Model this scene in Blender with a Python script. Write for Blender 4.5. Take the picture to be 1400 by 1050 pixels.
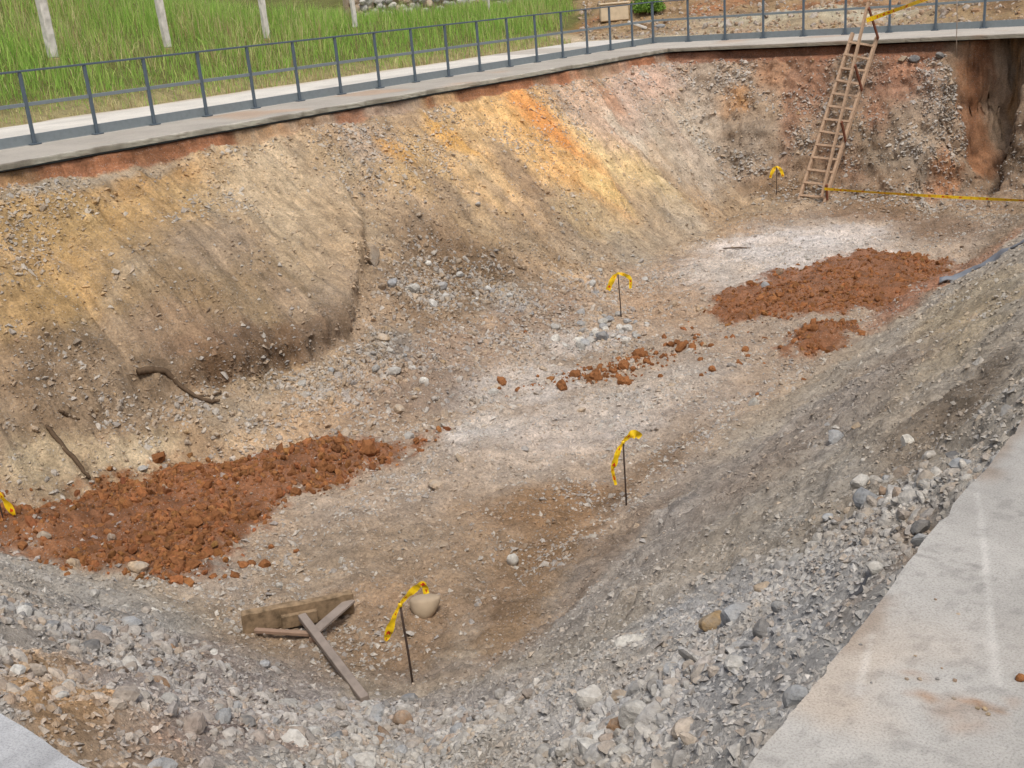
import bpy, bmesh, math, random
import numpy as np
from mathutils import Vector, Matrix

for o in list(bpy.data.objects):
    bpy.data.objects.remove(o, do_unlink=True)
scene = bpy.context.scene
COL = scene.collection

# ------------------------------------------------------------------ camera
# world frame: X across the pit, Y along the pit, Z up, slab top at z = 0
EYE = np.array([0.0, 0.0, 1.6027])
cam_d = bpy.data.cameras.new('camera')
cam_d.sensor_fit = 'HORIZONTAL'
cam_d.sensor_width = 36.0
cam_d.lens = 36.0 * 1513.9 / 1400.0
cam_d.clip_start = 0.05
cam_d.clip_end = 1500.0
cam = bpy.data.objects.new('camera', cam_d)
COL.objects.link(cam)
CAM_RIGHT = Vector((0.79171, 0.60573, -0.07906)).normalized()
CAM_FWD = Vector((-0.59318, 0.73395, -0.33160)).normalized()
CAM_UP = CAM_RIGHT.cross(CAM_FWD).normalized()
CAM_RIGHT = CAM_FWD.cross(CAM_UP).normalized()
m = Matrix((CAM_RIGHT, CAM_UP, -CAM_FWD)).transposed().to_4x4()
m.translation = Vector(EYE)
cam.matrix_world = m
scene.camera = cam

# ------------------------------------------------------------------ light
SUN_AZ = math.atan2(-0.62, 0.78)        # sun stands over the right bank, a little behind the camera
SUN_EL = math.radians(63)
world = bpy.data.worlds.new('World')
scene.world = world
world.use_nodes = True
wn = world.node_tree.nodes
wl = world.node_tree.links
wn.clear()
sky = wn.new('ShaderNodeTexSky')
sky.sky_type = 'NISHITA'
sky.sun_disc = False
sky.sun_elevation = SUN_EL
sky.sun_rotation = math.pi / 2 - SUN_AZ
sky.air_density = 1.0
sky.dust_density = 4.0
sky.ozone_density = 0.8
bg = wn.new('ShaderNodeBackground')
bg.inputs['Strength'].default_value = 0.125
wo = wn.new('ShaderNodeOutputWorld')
hs = wn.new('ShaderNodeHueSaturation')          # thin overcast: the sky is paler than clear blue
hs.inputs['Saturation'].default_value = 0.72
wl.new(sky.outputs[0], hs.inputs['Color'])
wl.new(hs.outputs[0], bg.inputs[0])
wl.new(bg.outputs[0], wo.inputs[0])
sun_d = bpy.data.lights.new('sun', 'SUN')
sun_d.energy = 2.0
sun_d.angle = math.radians(16)
sun_d.color = (1.0, 0.965, 0.91)
sun = bpy.data.objects.new('sun', sun_d)
COL.objects.link(sun)
sdir = Vector((math.cos(SUN_AZ) * math.cos(SUN_EL), math.sin(SUN_AZ) * math.cos(SUN_EL), math.sin(SUN_EL)))
sun.rotation_euler = (-sdir).to_track_quat('-Z', 'Y').to_euler()
scene.view_settings.view_transform = 'Standard'
scene.view_settings.look = 'None'
scene.view_settings.gamma = 1.0
scene.view_settings.exposure = 0.16
scene.render.resolution_x = 1024
scene.render.resolution_y = 768


# ------------------------------------------------------------------ terrain maths (metres)
def hsh(ix, iy, seed):
    h = (ix.astype(np.int64) * 374761393 + iy.astype(np.int64) * 668265263 + seed * 974711) & 0xFFFFFFFF
    h = ((h ^ (h >> 13)) * 1274126177) & 0xFFFFFFFF
    h = h ^ (h >> 16)
    return (h & 0xFFFFFF) / float(0xFFFFFF)
def vnoise(x, y, seed=0):
    ix = np.floor(x); iy = np.floor(y)
    fx = x - ix; fy = y - iy
    fx = fx * fx * fx * (fx * (fx * 6 - 15) + 10); fy = fy * fy * fy * (fy * (fy * 6 - 15) + 10)
    a = hsh(ix, iy, seed); b = hsh(ix + 1, iy, seed); c = hsh(ix, iy + 1, seed); d = hsh(ix + 1, iy + 1, seed)
    return (a * (1 - fx) + b * fx) * (1 - fy) + (c * (1 - fx) + d * fx) * fy * 1.0
def fbm(x, y, seed=0, octv=4, gain=0.5):
    s = 0.0; amp = 1.0; tot = 0.0
    for k in range(octv):
        s = s + amp * (vnoise(x + 17.3 * k, y - 9.1 * k, seed + 31 * k) * 2 - 1)
        tot += amp; amp *= gain; x = x * 2.03; y = y * 2.03
    return s / tot
def sstep(a, b, x):
    t = np.clip((x - a) / (b - a), 0, 1)
    return t * t * (3 - 2 * t)
def smax(a, b, k):
    h = np.clip(0.5 + 0.5 * (a - b) / k, 0, 1)
    return b * (1 - h) + a * h + k * h * (1 - h)
def poly_sd(x, y, P):
    # signed distance to a polygon, positive inside
    P = np.asarray(P, float); n = len(P)
    best = np.full(x.shape, 1e9); inside = np.zeros(x.shape, bool)
    for i in range(n):
        ax, ay = P[i]; bx, by = P[(i + 1) % n]
        ex, ey = bx - ax, by - ay
        t = np.clip(((x - ax) * ex + (y - ay) * ey) / (ex * ex + ey * ey + 1e-12), 0, 1)
        best = np.minimum(best, np.hypot(x - ax - t * ex, y - ay - t * ey))
        cond = ((ay > y) != (by > y)) & (x < (bx - ax) * (y - ay) / (by - ay + 1e-12) + ax)
        inside ^= cond
    return np.where(inside, best, -best)
def profile(d, s, stations):
    # piecewise linear profile over distance d, its knots running along the wall with s
    S = [st[0] for st in stations]; K = len(stations[0][1])
    kd = [np.interp(s, S, [st[1][k][0] for st in stations]) for k in range(K)]
    kz = [np.interp(s, S, [st[1][k][1] for st in stations]) for k in range(K)]
    z = np.where(d <= kd[0], kz[0], -9.0)
    for k in range(K - 1):
        t = (d - kd[k]) / np.maximum(kd[k + 1] - kd[k], 1e-4)
        z = np.where((d > kd[k]) & (d <= kd[k + 1]), kz[k] + (kz[k + 1] - kz[k]) * t, z)
    return z
FLOOR = -3.40
XL, XR, YN, YB = -14.60, -0.89, 1.00, 25.40       # the four slab edges round the pit
LEFT_ST = [
 (3.0,  [(-.05,-.13),(-.03,-.29),(.26,-.42),(1.8,-1.60),(2.6,-2.25),(3.0,-2.75),(3.5,-3.45)]),
 (7.0,  [(-.05,-.13),(-.03,-.29),(.26,-.42),(1.75,-1.50),(2.55,-2.25),(2.9,-2.75),(3.8,-3.45)]),
 (9.0,  [(-.05,-.13),(-.03,-.29),(.26,-.42),(1.75,-1.50),(2.7,-2.35),(3.2,-2.85),(5.0,-3.45)]),
 (11.0, [(-.05,-.13),(-.03,-.29),(.26,-.42),(1.5,-1.45),(2.6,-2.35),(3.3,-2.80),(5.7,-3.45)]),
 (13.5, [(-.05,-.13),(-.03,-.29),(.26,-.42),(1.4,-1.40),(2.5,-2.30),(3.4,-2.85),(5.8,-3.45)]),
 (16.0, [(-.05,-.13),(-.03,-.28),(.24,-.40),(1.4,-1.40),(2.5,-2.35),(3.2,-2.95),(4.5,-3.45)]),
 (18.5, [(-.05,-.13),(-.03,-.29),(.22,-.45),(1.3,-1.40),(2.2,-2.30),(2.7,-2.85),(3.6,-3.45)]),
 (26.0, [(-.05,-.13),(-.03,-.32),(.20,-.42),(1.3,-1.45),(2.1,-2.35),(2.5,-2.80),(3.1,-3.45)]),
]
BN = [(-.20,-.13),(-.18,-.29),(.05,-.38),(.75,-1.55),(1.35,-2.65),(1.75,-3.20),(2.5,-3.45)]
BACK_ST = [
 (-14.7, [(-.05,-.13),(-.03,-.30),(.15,-.42),(.9,-1.50),(1.5,-2.5),(2.0,-3.0),(2.9,-3.45)]),
 (-13.0, [(-.16,-.13),(-.14,-.28),(.10,-.38),(.85,-1.55),(1.4,-2.6),(1.9,-3.1),(2.7,-3.45)]),
 (-10.0, BN), (-7.7, BN),
 (-7.40, [(-.22,-.13),(-.19,-.40),(-.02,-1.2),(.35,-2.3),(.75,-2.95),(1.2,-3.25),(1.9,-3.45)]),
 (-7.05, [(-.50,-.13),(-.47,-.50),(-.38,-1.3),(-.15,-2.4),(.2,-3.0),(.6,-3.25),(1.4,-3.45)]),
 (-6.65, [(-.95,-.13),(-.92,-.60),(-.80,-1.4),(-.55,-2.4),(-.2,-3.0),(.2,-3.25),(1.0,-3.45)]),
 (-6.45, [(-1.0,-.13),(-.97,-.60),(-.85,-1.4),(-.55,-2.4),(-.2,-3.0),(.2,-3.25),(1.0,-3.45)]),
 (-6.25, [(-.50,-.13),(-.45,-.35),(-.20,-.9),(.1,-1.7),(.35,-2.6),(.7,-3.1),(1.4,-3.45)]),
 (-4.0,  [(-.26,-.13),(-.20,-.35),(.05,-.8),(.3,-1.6),(.65,-2.6),(1.1,-3.1),(1.8,-3.45)]),
]
RIGHT_ST = [
 (0.0,  [(-.12,-.125),(.0,-.17),(.15,-.33),(1.2,-1.22),(2.6,-2.25),(3.8,-3.10),(4.8,-3.45)]),
 (6.0,  [(-.12,-.125),(.0,-.17),(.15,-.33),(1.2,-1.22),(2.6,-2.25),(3.8,-3.10),(4.8,-3.45)]),
 (12.0, [(-.12,-.125),(.0,-.17),(.15,-.33),(1.2,-1.10),(2.6,-2.10),(4.0,-3.10),(4.8,-3.45)]),
 (26.0, [(-.12,-.125),(.0,-.17),(.15,-.33),(1.2,-1.10),(2.6,-2.10),(4.0,-3.10),(4.8,-3.45)]),
]
NEAR_ST = [
 (-15.0, [(-.12,-.125),(.0,-.18),(.25,-.36),(1.2,-1.25),(2.3,-2.25),(3.1,-2.95),(4.2,-3.45)]),
 (0.0,   [(-.12,-.125),(.0,-.18),(.25,-.36),(1.2,-1.25),(2.3,-2.25),(3.1,-2.95),(4.2,-3.45)]),
]
RED_NEAR = [(-11.5,4.7),(-11.1,5.4),(-10.85,6.9),(-10.3,7.6),(-9.6,8.3),(-8.5,9.05),(-8.75,8.2),(-8.95,7.3),(-8.85,6.4),(-8.4,5.3),(-8.8,4.75),(-10.3,4.35)]
RED_FAR = [(-8.3,15.1),(-8.35,16.6),(-8.2,17.9),(-7.3,19.9),(-6.2,19.9),(-5.6,19.2),(-5.55,16.8),(-5.7,15.9),(-6.6,15.3),(-7.5,14.7)]
RED_TAIL = [(-6.5,14.6),(-6.3,15.1),(-5.7,15.5),(-5.5,14.9),(-5.6,13.6),(-5.95,13.2),(-6.3,13.7)]
FACE = [(-14.1,8.5),(-12.6,6.9),(-11.85,7.0),(-11.45,8.4),(-11.25,9.6),(-11.35,10.35),(-12.35,11.95),(-12.9,12.6),(-14.1,13.0)]
def terrain_base(x, y):
    zl = profile(x - XL, y, LEFT_ST)
    zb = profile(YB - y, x + .22 * fbm(x * 1.3, y * 2.6, 46, 4, .6) * sstep(-9.5, -8, x), BACK_ST)
    zr = profile(XR - x, y, RIGHT_ST)
    zn = profile(y - YN, x, NEAR_ST)
    z = np.full(x.shape, FLOOR) + 0.05 * fbm(x / 1.9, y / 1.9, 5, 3)
    z = smax(z, zl, .10); z = smax(z, zr, .16); z = smax(z, zn, .22); z = smax(z, zb, .08)
    # the firm face that stands proud of the scree
    sd = poly_sd(x + .08 * fbm(x * 2.2, y * 2.2, 44, 5, .66), y + .08 * fbm(x * 2.2, y * 2.2, 45, 5, .66), FACE)
    up = sstep(-14.1, -12.4, x) * sstep(7.0, 8.4, y)
    z = z + .29 * up * sstep(-.05, .07, sd)
    # slumped gully right of it
    gx, gy = x + 11.95, y - 13.2
    z = z - .22 * np.exp(-((gx / .9) ** 2 + (gy / .8) ** 2))
    for P, hgt in ((RED_NEAR, .20), (RED_FAR, .05), (RED_TAIL, .16)):
        s = poly_sd(x, y, P)
        z = z + hgt * sstep(-.10, .55, s)
    return z

# soil colours of the pit, the dark of the corner cavity painted in: centre x, y, ellipse matrix, linear colour, strength, softness
SOIL_TONES = [
 (-13.75,7.88,0.569,0.582,0.937,-0.526,0.434,0.279,0.107,0.85,0.50), (-12.82,6.65,0.903,1.147,1.483,-0.433,0.392,0.254,0.102,0.80,0.50),
 (-13.89,10.03,0.620,0.860,1.516,-0.023,0.468,0.301,0.122,0.80,0.50), (-12.79,7.55,1.134,1.267,2.432,-1.322,0.413,0.262,0.102,0.70,0.50),
 (-14.32,10.01,0.348,0.519,3.451,0.047,0.434,0.262,0.107,0.80,0.50), (-14.64,12.17,0.788,1.084,7.192,0.095,0.445,0.254,0.098,0.70,0.50),
 (-14.34,8.22,0.481,0.835,8.356,0.131,0.342,0.296,0.231,0.70,0.50), (-14.63,14.56,0.446,0.541,10.381,0.092,0.376,0.328,0.262,0.70,0.50),
 (-14.46,9.87,0.874,1.314,6.983,0.166,0.352,0.296,0.223,0.60,0.50), (-12.23,9.41,0.637,0.410,0.551,-0.400,0.305,0.216,0.122,0.95,0.40),
 (-13.37,11.50,0.655,0.380,0.238,-0.770,0.503,0.392,0.254,0.85,0.50), (-12.61,11.79,1.620,0.653,0.091,-0.696,0.423,0.309,0.188,0.80,0.50),
 (-12.67,8.02,0.184,1.503,10.826,0.844,0.491,0.381,0.254,0.45,0.50), (-12.79,9.57,1.216,1.314,2.413,-0.447,0.352,0.262,0.181,0.60,0.50),
 (-11.82,9.77,1.960,0.604,0.374,-3.445,0.352,0.254,0.168,0.60,0.50), (-11.54,8.70,0.504,0.626,4.588,-0.899,0.162,0.100,0.056,0.95,0.35),
 (-11.35,9.82,-0.120,1.417,5.370,0.260,0.144,0.089,0.051,0.90,0.35), (-12.34,6.45,1.063,1.308,3.007,-0.860,0.231,0.162,0.102,0.80,0.50),
 (-12.06,5.95,1.523,1.839,5.235,-1.376,0.188,0.127,0.076,0.80,0.50), (-11.85,7.63,2.270,2.086,11.975,-5.973,0.156,0.107,0.065,0.80,0.40),
 (-11.96,8.17,1.059,1.041,3.890,-1.651,0.254,0.168,0.107,0.60,0.50), (-11.64,6.71,0.578,0.664,2.321,-0.723,0.296,0.212,0.133,0.85,0.50),
 (-11.46,5.69,1.285,1.585,3.861,-1.378,0.527,0.418,0.262,0.80,0.40), (-11.15,6.64,0.532,1.741,4.179,0.032,0.591,0.479,0.314,0.80,0.40),
 (-11.05,5.91,1.411,1.778,4.795,-2.408,0.429,0.342,0.223,0.70,0.50), (-10.30,8.07,1.145,1.425,2.757,-2.110,0.515,0.381,0.231,0.80,0.40),
 (-10.96,8.10,1.301,1.377,2.117,-1.597,0.332,0.270,0.195,0.70,0.50), (-9.97,9.02,0.941,0.979,2.278,-1.666,0.413,0.296,0.168,0.80,0.50),
 (-9.28,9.36,1.297,1.258,1.550,-1.621,0.434,0.332,0.209,0.70,0.50), (-10.77,11.07,0.631,0.553,0.385,-0.284,0.314,0.231,0.156,0.90,0.50),
 (-11.48,12.91,0.858,0.699,0.898,-0.211,0.231,0.156,0.093,0.80,0.50), (-12.32,13.43,1.464,0.467,1.269,-1.653,0.209,0.144,0.089,0.80,0.50),
 (-11.57,13.79,1.351,0.309,-0.110,-1.109,0.175,0.117,0.068,0.85,0.50), (-10.31,13.67,1.138,0.815,0.691,-0.382,0.296,0.216,0.144,0.80,0.50),
 (-10.76,10.75,2.029,1.802,1.419,-1.229,0.216,0.188,0.156,0.70,0.50), (-10.78,13.34,2.735,2.082,0.981,-1.129,0.270,0.235,0.198,0.70,0.50),
 (-10.52,9.60,1.268,1.194,1.840,-1.586,0.342,0.262,0.181,0.60,0.50), (-9.66,10.54,1.126,0.918,1.631,-1.546,0.305,0.231,0.156,0.70,0.50),
 (-13.50,17.10,0.790,0.252,0.187,-0.683,0.658,0.423,0.181,0.85,0.50), (-13.26,15.66,1.301,0.402,0.206,-0.797,0.578,0.392,0.195,0.80,0.50),
 (-13.62,14.51,1.559,0.527,0.327,-1.232,0.539,0.352,0.156,0.80,0.50), (-14.14,14.01,1.600,1.369,2.761,-0.465,0.413,0.314,0.231,0.80,0.50),
 (-13.96,13.01,2.075,1.020,1.487,-1.942,0.485,0.352,0.205,0.70,0.50), (-13.37,18.74,0.768,0.201,0.151,-0.780,0.716,0.423,0.150,0.90,0.50),
 (-13.85,18.82,1.369,0.419,0.767,-2.053,0.745,0.314,0.076,0.90,0.50), (-13.17,19.09,1.792,0.424,1.296,-3.563,0.701,0.287,0.065,0.80,0.50),
 (-12.66,18.56,1.074,0.264,0.751,-1.603,0.716,0.413,0.150,0.85,0.50), (-12.64,20.20,0.833,0.198,0.748,-1.187,0.701,0.515,0.246,0.85,0.50),
 (-12.33,18.96,1.591,0.347,1.972,-3.167,0.761,0.552,0.231,0.70,0.40), (-13.91,15.88,2.220,0.737,0.827,-3.221,0.672,0.376,0.091,0.80,0.50),
 (-13.86,14.41,3.102,1.087,1.140,-4.310,0.631,0.342,0.091,0.80,0.50), (-13.84,20.72,1.127,0.305,0.290,-1.004,0.591,0.413,0.287,0.85,0.50),
 (-13.75,22.73,1.267,0.276,0.028,-0.664,0.552,0.392,0.296,0.85,0.50), (-14.15,24.10,0.850,0.478,2.101,-0.244,0.491,0.332,0.246,0.80,0.50),
 (-12.90,22.87,1.406,0.212,0.006,-0.687,0.468,0.392,0.296,0.85,0.50), (-12.30,22.78,1.742,0.282,0.298,-0.822,0.445,0.371,0.287,0.80,0.50),
 (-14.07,21.69,1.926,0.490,0.648,-3.400,0.468,0.254,0.144,0.70,0.50), (-13.30,22.76,1.150,0.205,0.031,-2.731,0.352,0.262,0.195,0.60,0.50),
 (-13.25,21.24,1.697,0.344,0.868,-4.141,0.672,0.578,0.445,0.70,0.40), (-12.79,16.77,1.224,0.327,0.230,-2.436,0.332,0.231,0.144,0.85,0.50),
 (-12.17,17.04,1.453,0.374,0.311,-2.150,0.262,0.181,0.117,0.85,0.50), (-12.39,15.54,1.174,0.315,0.355,-2.060,0.381,0.266,0.159,0.80,0.50),
 (-12.45,14.58,1.600,0.446,0.549,-2.264,0.413,0.292,0.162,0.70,0.50), (-13.03,14.55,1.575,0.463,0.614,-3.752,0.305,0.216,0.138,0.70,0.50),
 (-12.78,15.43,1.553,0.412,0.469,-5.302,0.644,0.429,0.205,0.60,0.50), (-11.90,17.86,1.176,0.370,0.971,-0.979,0.552,0.407,0.227,0.85,0.50),
 (-11.81,19.94,1.544,0.360,0.040,-1.515,0.491,0.361,0.216,0.80,0.50), (-11.64,15.55,1.534,0.509,0.791,-1.766,0.305,0.216,0.127,0.80,0.50),
 (-11.28,16.40,1.223,0.501,-0.048,-1.978,0.352,0.270,0.181,0.70,0.50), (-10.96,17.62,1.258,0.507,0.208,-1.171,0.352,0.292,0.216,0.80,0.50),
 (-11.48,20.57,1.556,0.346,0.101,-1.582,0.392,0.332,0.254,0.70,0.50), (-10.88,19.18,1.004,0.562,0.282,-0.758,0.342,0.270,0.188,0.70,0.50),
 (-9.10,15.26,0.903,0.526,0.248,-0.605,0.434,0.305,0.181,0.85,0.50), (-8.48,19.03,0.502,0.243,0.332,-0.293,0.604,0.565,0.491,0.90,0.45),
 (-8.26,20.94,1.004,0.415,0.850,-0.939,0.604,0.565,0.491,0.80,0.50), (-8.95,17.58,1.387,0.701,0.295,-1.082,0.552,0.491,0.392,0.80,0.50),
 (-8.47,23.08,0.701,0.267,0.163,-1.568,0.238,0.150,0.084,0.80,0.50), (-6.64,22.11,1.184,0.370,0.175,-0.773,0.216,0.144,0.084,0.80,0.50),
 (-10.74,22.54,1.141,0.542,0.412,-0.804,0.296,0.216,0.133,0.70,0.50), (-9.03,12.99,1.243,0.883,1.885,-1.345,0.527,0.479,0.402,0.80,0.50),
 (-8.70,11.07,0.960,0.822,1.127,-0.848,0.552,0.509,0.429,0.85,0.40), (-7.21,10.26,0.500,0.413,1.176,-0.536,0.552,0.497,0.413,0.90,0.50),
 (-8.21,9.52,1.383,1.258,1.239,-1.131,0.578,0.539,0.456,0.85,0.40), (-7.08,11.79,0.644,0.454,1.382,-0.553,0.503,0.445,0.352,0.80,0.50),
 (-7.45,8.31,0.788,0.805,1.099,-0.681,0.445,0.366,0.262,0.70,0.50), (-6.02,11.79,1.361,0.792,1.548,-1.299,0.392,0.323,0.238,0.70,0.50),
 (-6.79,13.54,0.985,0.490,0.822,-1.358,0.392,0.305,0.209,0.60,0.50), (-6.35,7.67,0.795,0.692,0.854,-0.903,0.332,0.231,0.130,0.85,0.50),
 (-6.23,6.61,0.753,0.634,0.595,-1.109,0.352,0.250,0.144,0.90,0.50), (-6.23,8.26,0.940,0.753,1.607,-1.572,0.270,0.168,0.080,0.90,0.40),
 (-5.46,7.42,1.289,1.167,1.170,-0.749,0.254,0.159,0.076,0.85,0.50), (-7.44,6.39,0.577,0.752,1.211,-0.639,0.371,0.292,0.191,0.85,0.50),
 (-8.68,6.84,0.714,1.074,2.216,-0.541,0.456,0.361,0.246,0.80,0.50), (-5.12,6.07,1.821,2.039,1.476,-0.446,0.279,0.181,0.098,0.85,0.50),
 (-6.38,5.27,0.814,0.878,1.024,-0.842,0.342,0.242,0.141,0.90,0.50), (-5.85,5.59,1.512,1.378,1.173,-1.973,0.305,0.212,0.120,0.80,0.50),
 (-8.10,5.40,1.240,2.165,2.168,-0.481,0.445,0.376,0.283,0.70,0.50), (-5.78,9.56,1.028,0.957,4.716,-0.332,0.262,0.175,0.093,0.70,0.50),
 (-3.37,12.14,1.692,0.552,0.569,-0.156,0.342,0.275,0.181,0.85,0.50), (-3.55,10.01,1.600,0.689,0.680,-0.295,0.275,0.223,0.175,0.85,0.50),
 (-4.02,9.37,1.379,0.704,0.680,-0.286,0.305,0.266,0.227,0.85,0.50), (-4.54,8.14,1.016,0.674,0.965,-0.133,0.314,0.275,0.238,0.85,0.50),
 (-4.49,6.56,1.219,0.997,1.208,-0.186,0.328,0.292,0.254,0.85,0.50), (-2.02,6.35,2.976,1.207,0.794,-0.768,0.262,0.212,0.159,0.80,0.50),
 (-1.67,4.57,3.318,1.573,0.962,-0.862,0.332,0.301,0.266,0.80,0.50), (-3.98,8.33,1.556,0.900,1.562,-0.268,0.279,0.216,0.162,0.40,0.50),
 (-2.46,9.14,2.224,0.771,2.835,-1.394,0.413,0.342,0.238,0.60,0.50), (-2.69,8.25,2.480,1.040,4.677,-1.181,0.376,0.314,0.238,0.60,0.50),
 (-1.23,3.35,6.490,3.824,12.755,0.428,0.231,0.150,0.089,0.70,0.50), (-1.28,3.94,7.567,3.733,10.230,-0.462,0.238,0.165,0.107,0.70,0.50),
 (-1.87,7.16,3.262,1.134,3.221,-0.849,0.162,0.125,0.089,0.80,0.50), (-5.06,19.13,1.099,0.374,2.642,-0.135,0.332,0.162,0.084,0.80,0.50),
 (-5.45,17.03,1.169,0.521,2.958,-0.080,0.323,0.138,0.068,0.80,0.50), (-5.43,22.13,1.238,0.404,2.434,-0.022,0.216,0.162,0.107,0.80,0.50),
 (-5.05,7.79,1.024,0.985,5.425,0.485,0.238,0.162,0.102,0.50,0.50), (-4.79,6.05,1.183,1.431,6.800,0.178,0.254,0.181,0.122,0.50,0.50),
 (-2.07,4.03,1.955,1.166,-0.348,-1.042,0.381,0.371,0.361,0.85,0.50), (-2.21,3.28,1.322,0.861,-1.605,-2.859,0.381,0.366,0.352,0.85,0.50),
 (-4.93,3.15,0.795,1.146,1.080,0.476,0.323,0.275,0.250,0.85,0.50), (-4.72,4.42,0.949,0.930,0.702,-1.651,0.342,0.314,0.296,0.80,0.50),
 (-6.15,2.99,0.811,1.521,1.091,0.596,0.332,0.301,0.270,0.85,0.50), (-3.75,1.66,2.964,5.429,0.448,-2.032,0.413,0.250,0.114,0.90,0.40),
 (-3.13,1.56,2.360,3.979,2.286,-0.567,0.342,0.235,0.144,0.80,0.50), (-4.93,5.28,1.191,1.166,1.245,-3.821,0.287,0.223,0.175,0.50,0.50),
 (-6.41,3.75,1.037,1.625,2.074,0.734,0.254,0.188,0.156,0.60,0.50), (-3.70,2.43,1.703,2.387,4.165,1.993,0.262,0.181,0.150,0.60,0.50),
 (-12.97,25.05,1.020,0.497,0.025,-2.421,0.413,0.292,0.202,0.85,0.50), (-11.56,24.67,0.903,0.419,0.046,-1.732,0.332,0.246,0.168,0.85,0.50),
 (-12.53,24.75,1.998,0.961,0.139,-6.195,0.413,0.188,0.051,0.80,0.50), (-13.26,24.62,1.263,0.635,0.195,-1.271,0.445,0.371,0.287,0.60,0.50),
 (-11.60,25.16,1.806,0.832,0.020,-3.419,0.413,0.223,0.122,0.80,0.50), (-10.97,24.78,3.435,0.162,-0.123,-1.453,0.287,0.150,0.089,0.75,0.50),
 (-10.52,25.16,2.789,0.110,-0.186,-1.841,0.287,0.144,0.084,0.80,0.50), (-11.87,24.15,1.333,0.628,0.129,-3.724,0.296,0.235,0.175,0.80,0.50),
 (-9.55,24.14,1.482,0.646,0.035,-3.073,0.238,0.133,0.076,0.80,0.50), (-8.55,24.88,1.249,0.512,-0.013,-1.909,0.342,0.178,0.112,0.85,0.50),
 (-8.51,25.17,2.087,0.849,-0.077,-5.708,0.342,0.168,0.093,0.70,0.50), (-8.51,24.39,1.007,0.421,0.014,-2.514,0.238,0.184,0.127,0.80,0.50),
 (-7.76,24.47,1.621,0.658,0.008,-2.064,0.323,0.254,0.188,0.80,0.50), (-8.93,24.62,3.063,1.291,-0.002,-7.544,0.352,0.181,0.107,0.70,0.50),
 (-7.37,24.60,2.321,1.195,9.145,-4.431,0.413,0.195,0.089,0.80,0.50), (-10.89,23.63,0.928,0.428,0.562,-4.710,0.223,0.150,0.089,0.80,0.50),
 (-7.08,25.53,1.986,1.429,1.803,-4.130,0.305,0.138,0.061,0.85,0.50), (-7.07,25.79,1.495,1.682,12.602,-9.241,0.181,0.080,0.037,0.80,0.50),  # second entry paints in the shade of the back corner cavity
 (-6.46,26.22,5.208,3.183,-8.770,-11.164,0.305,0.181,0.084,0.90,0.40), (-6.18,25.08,2.820,1.256,-0.635,-5.140,0.117,0.076,0.045,0.90,0.50),
]

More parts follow.
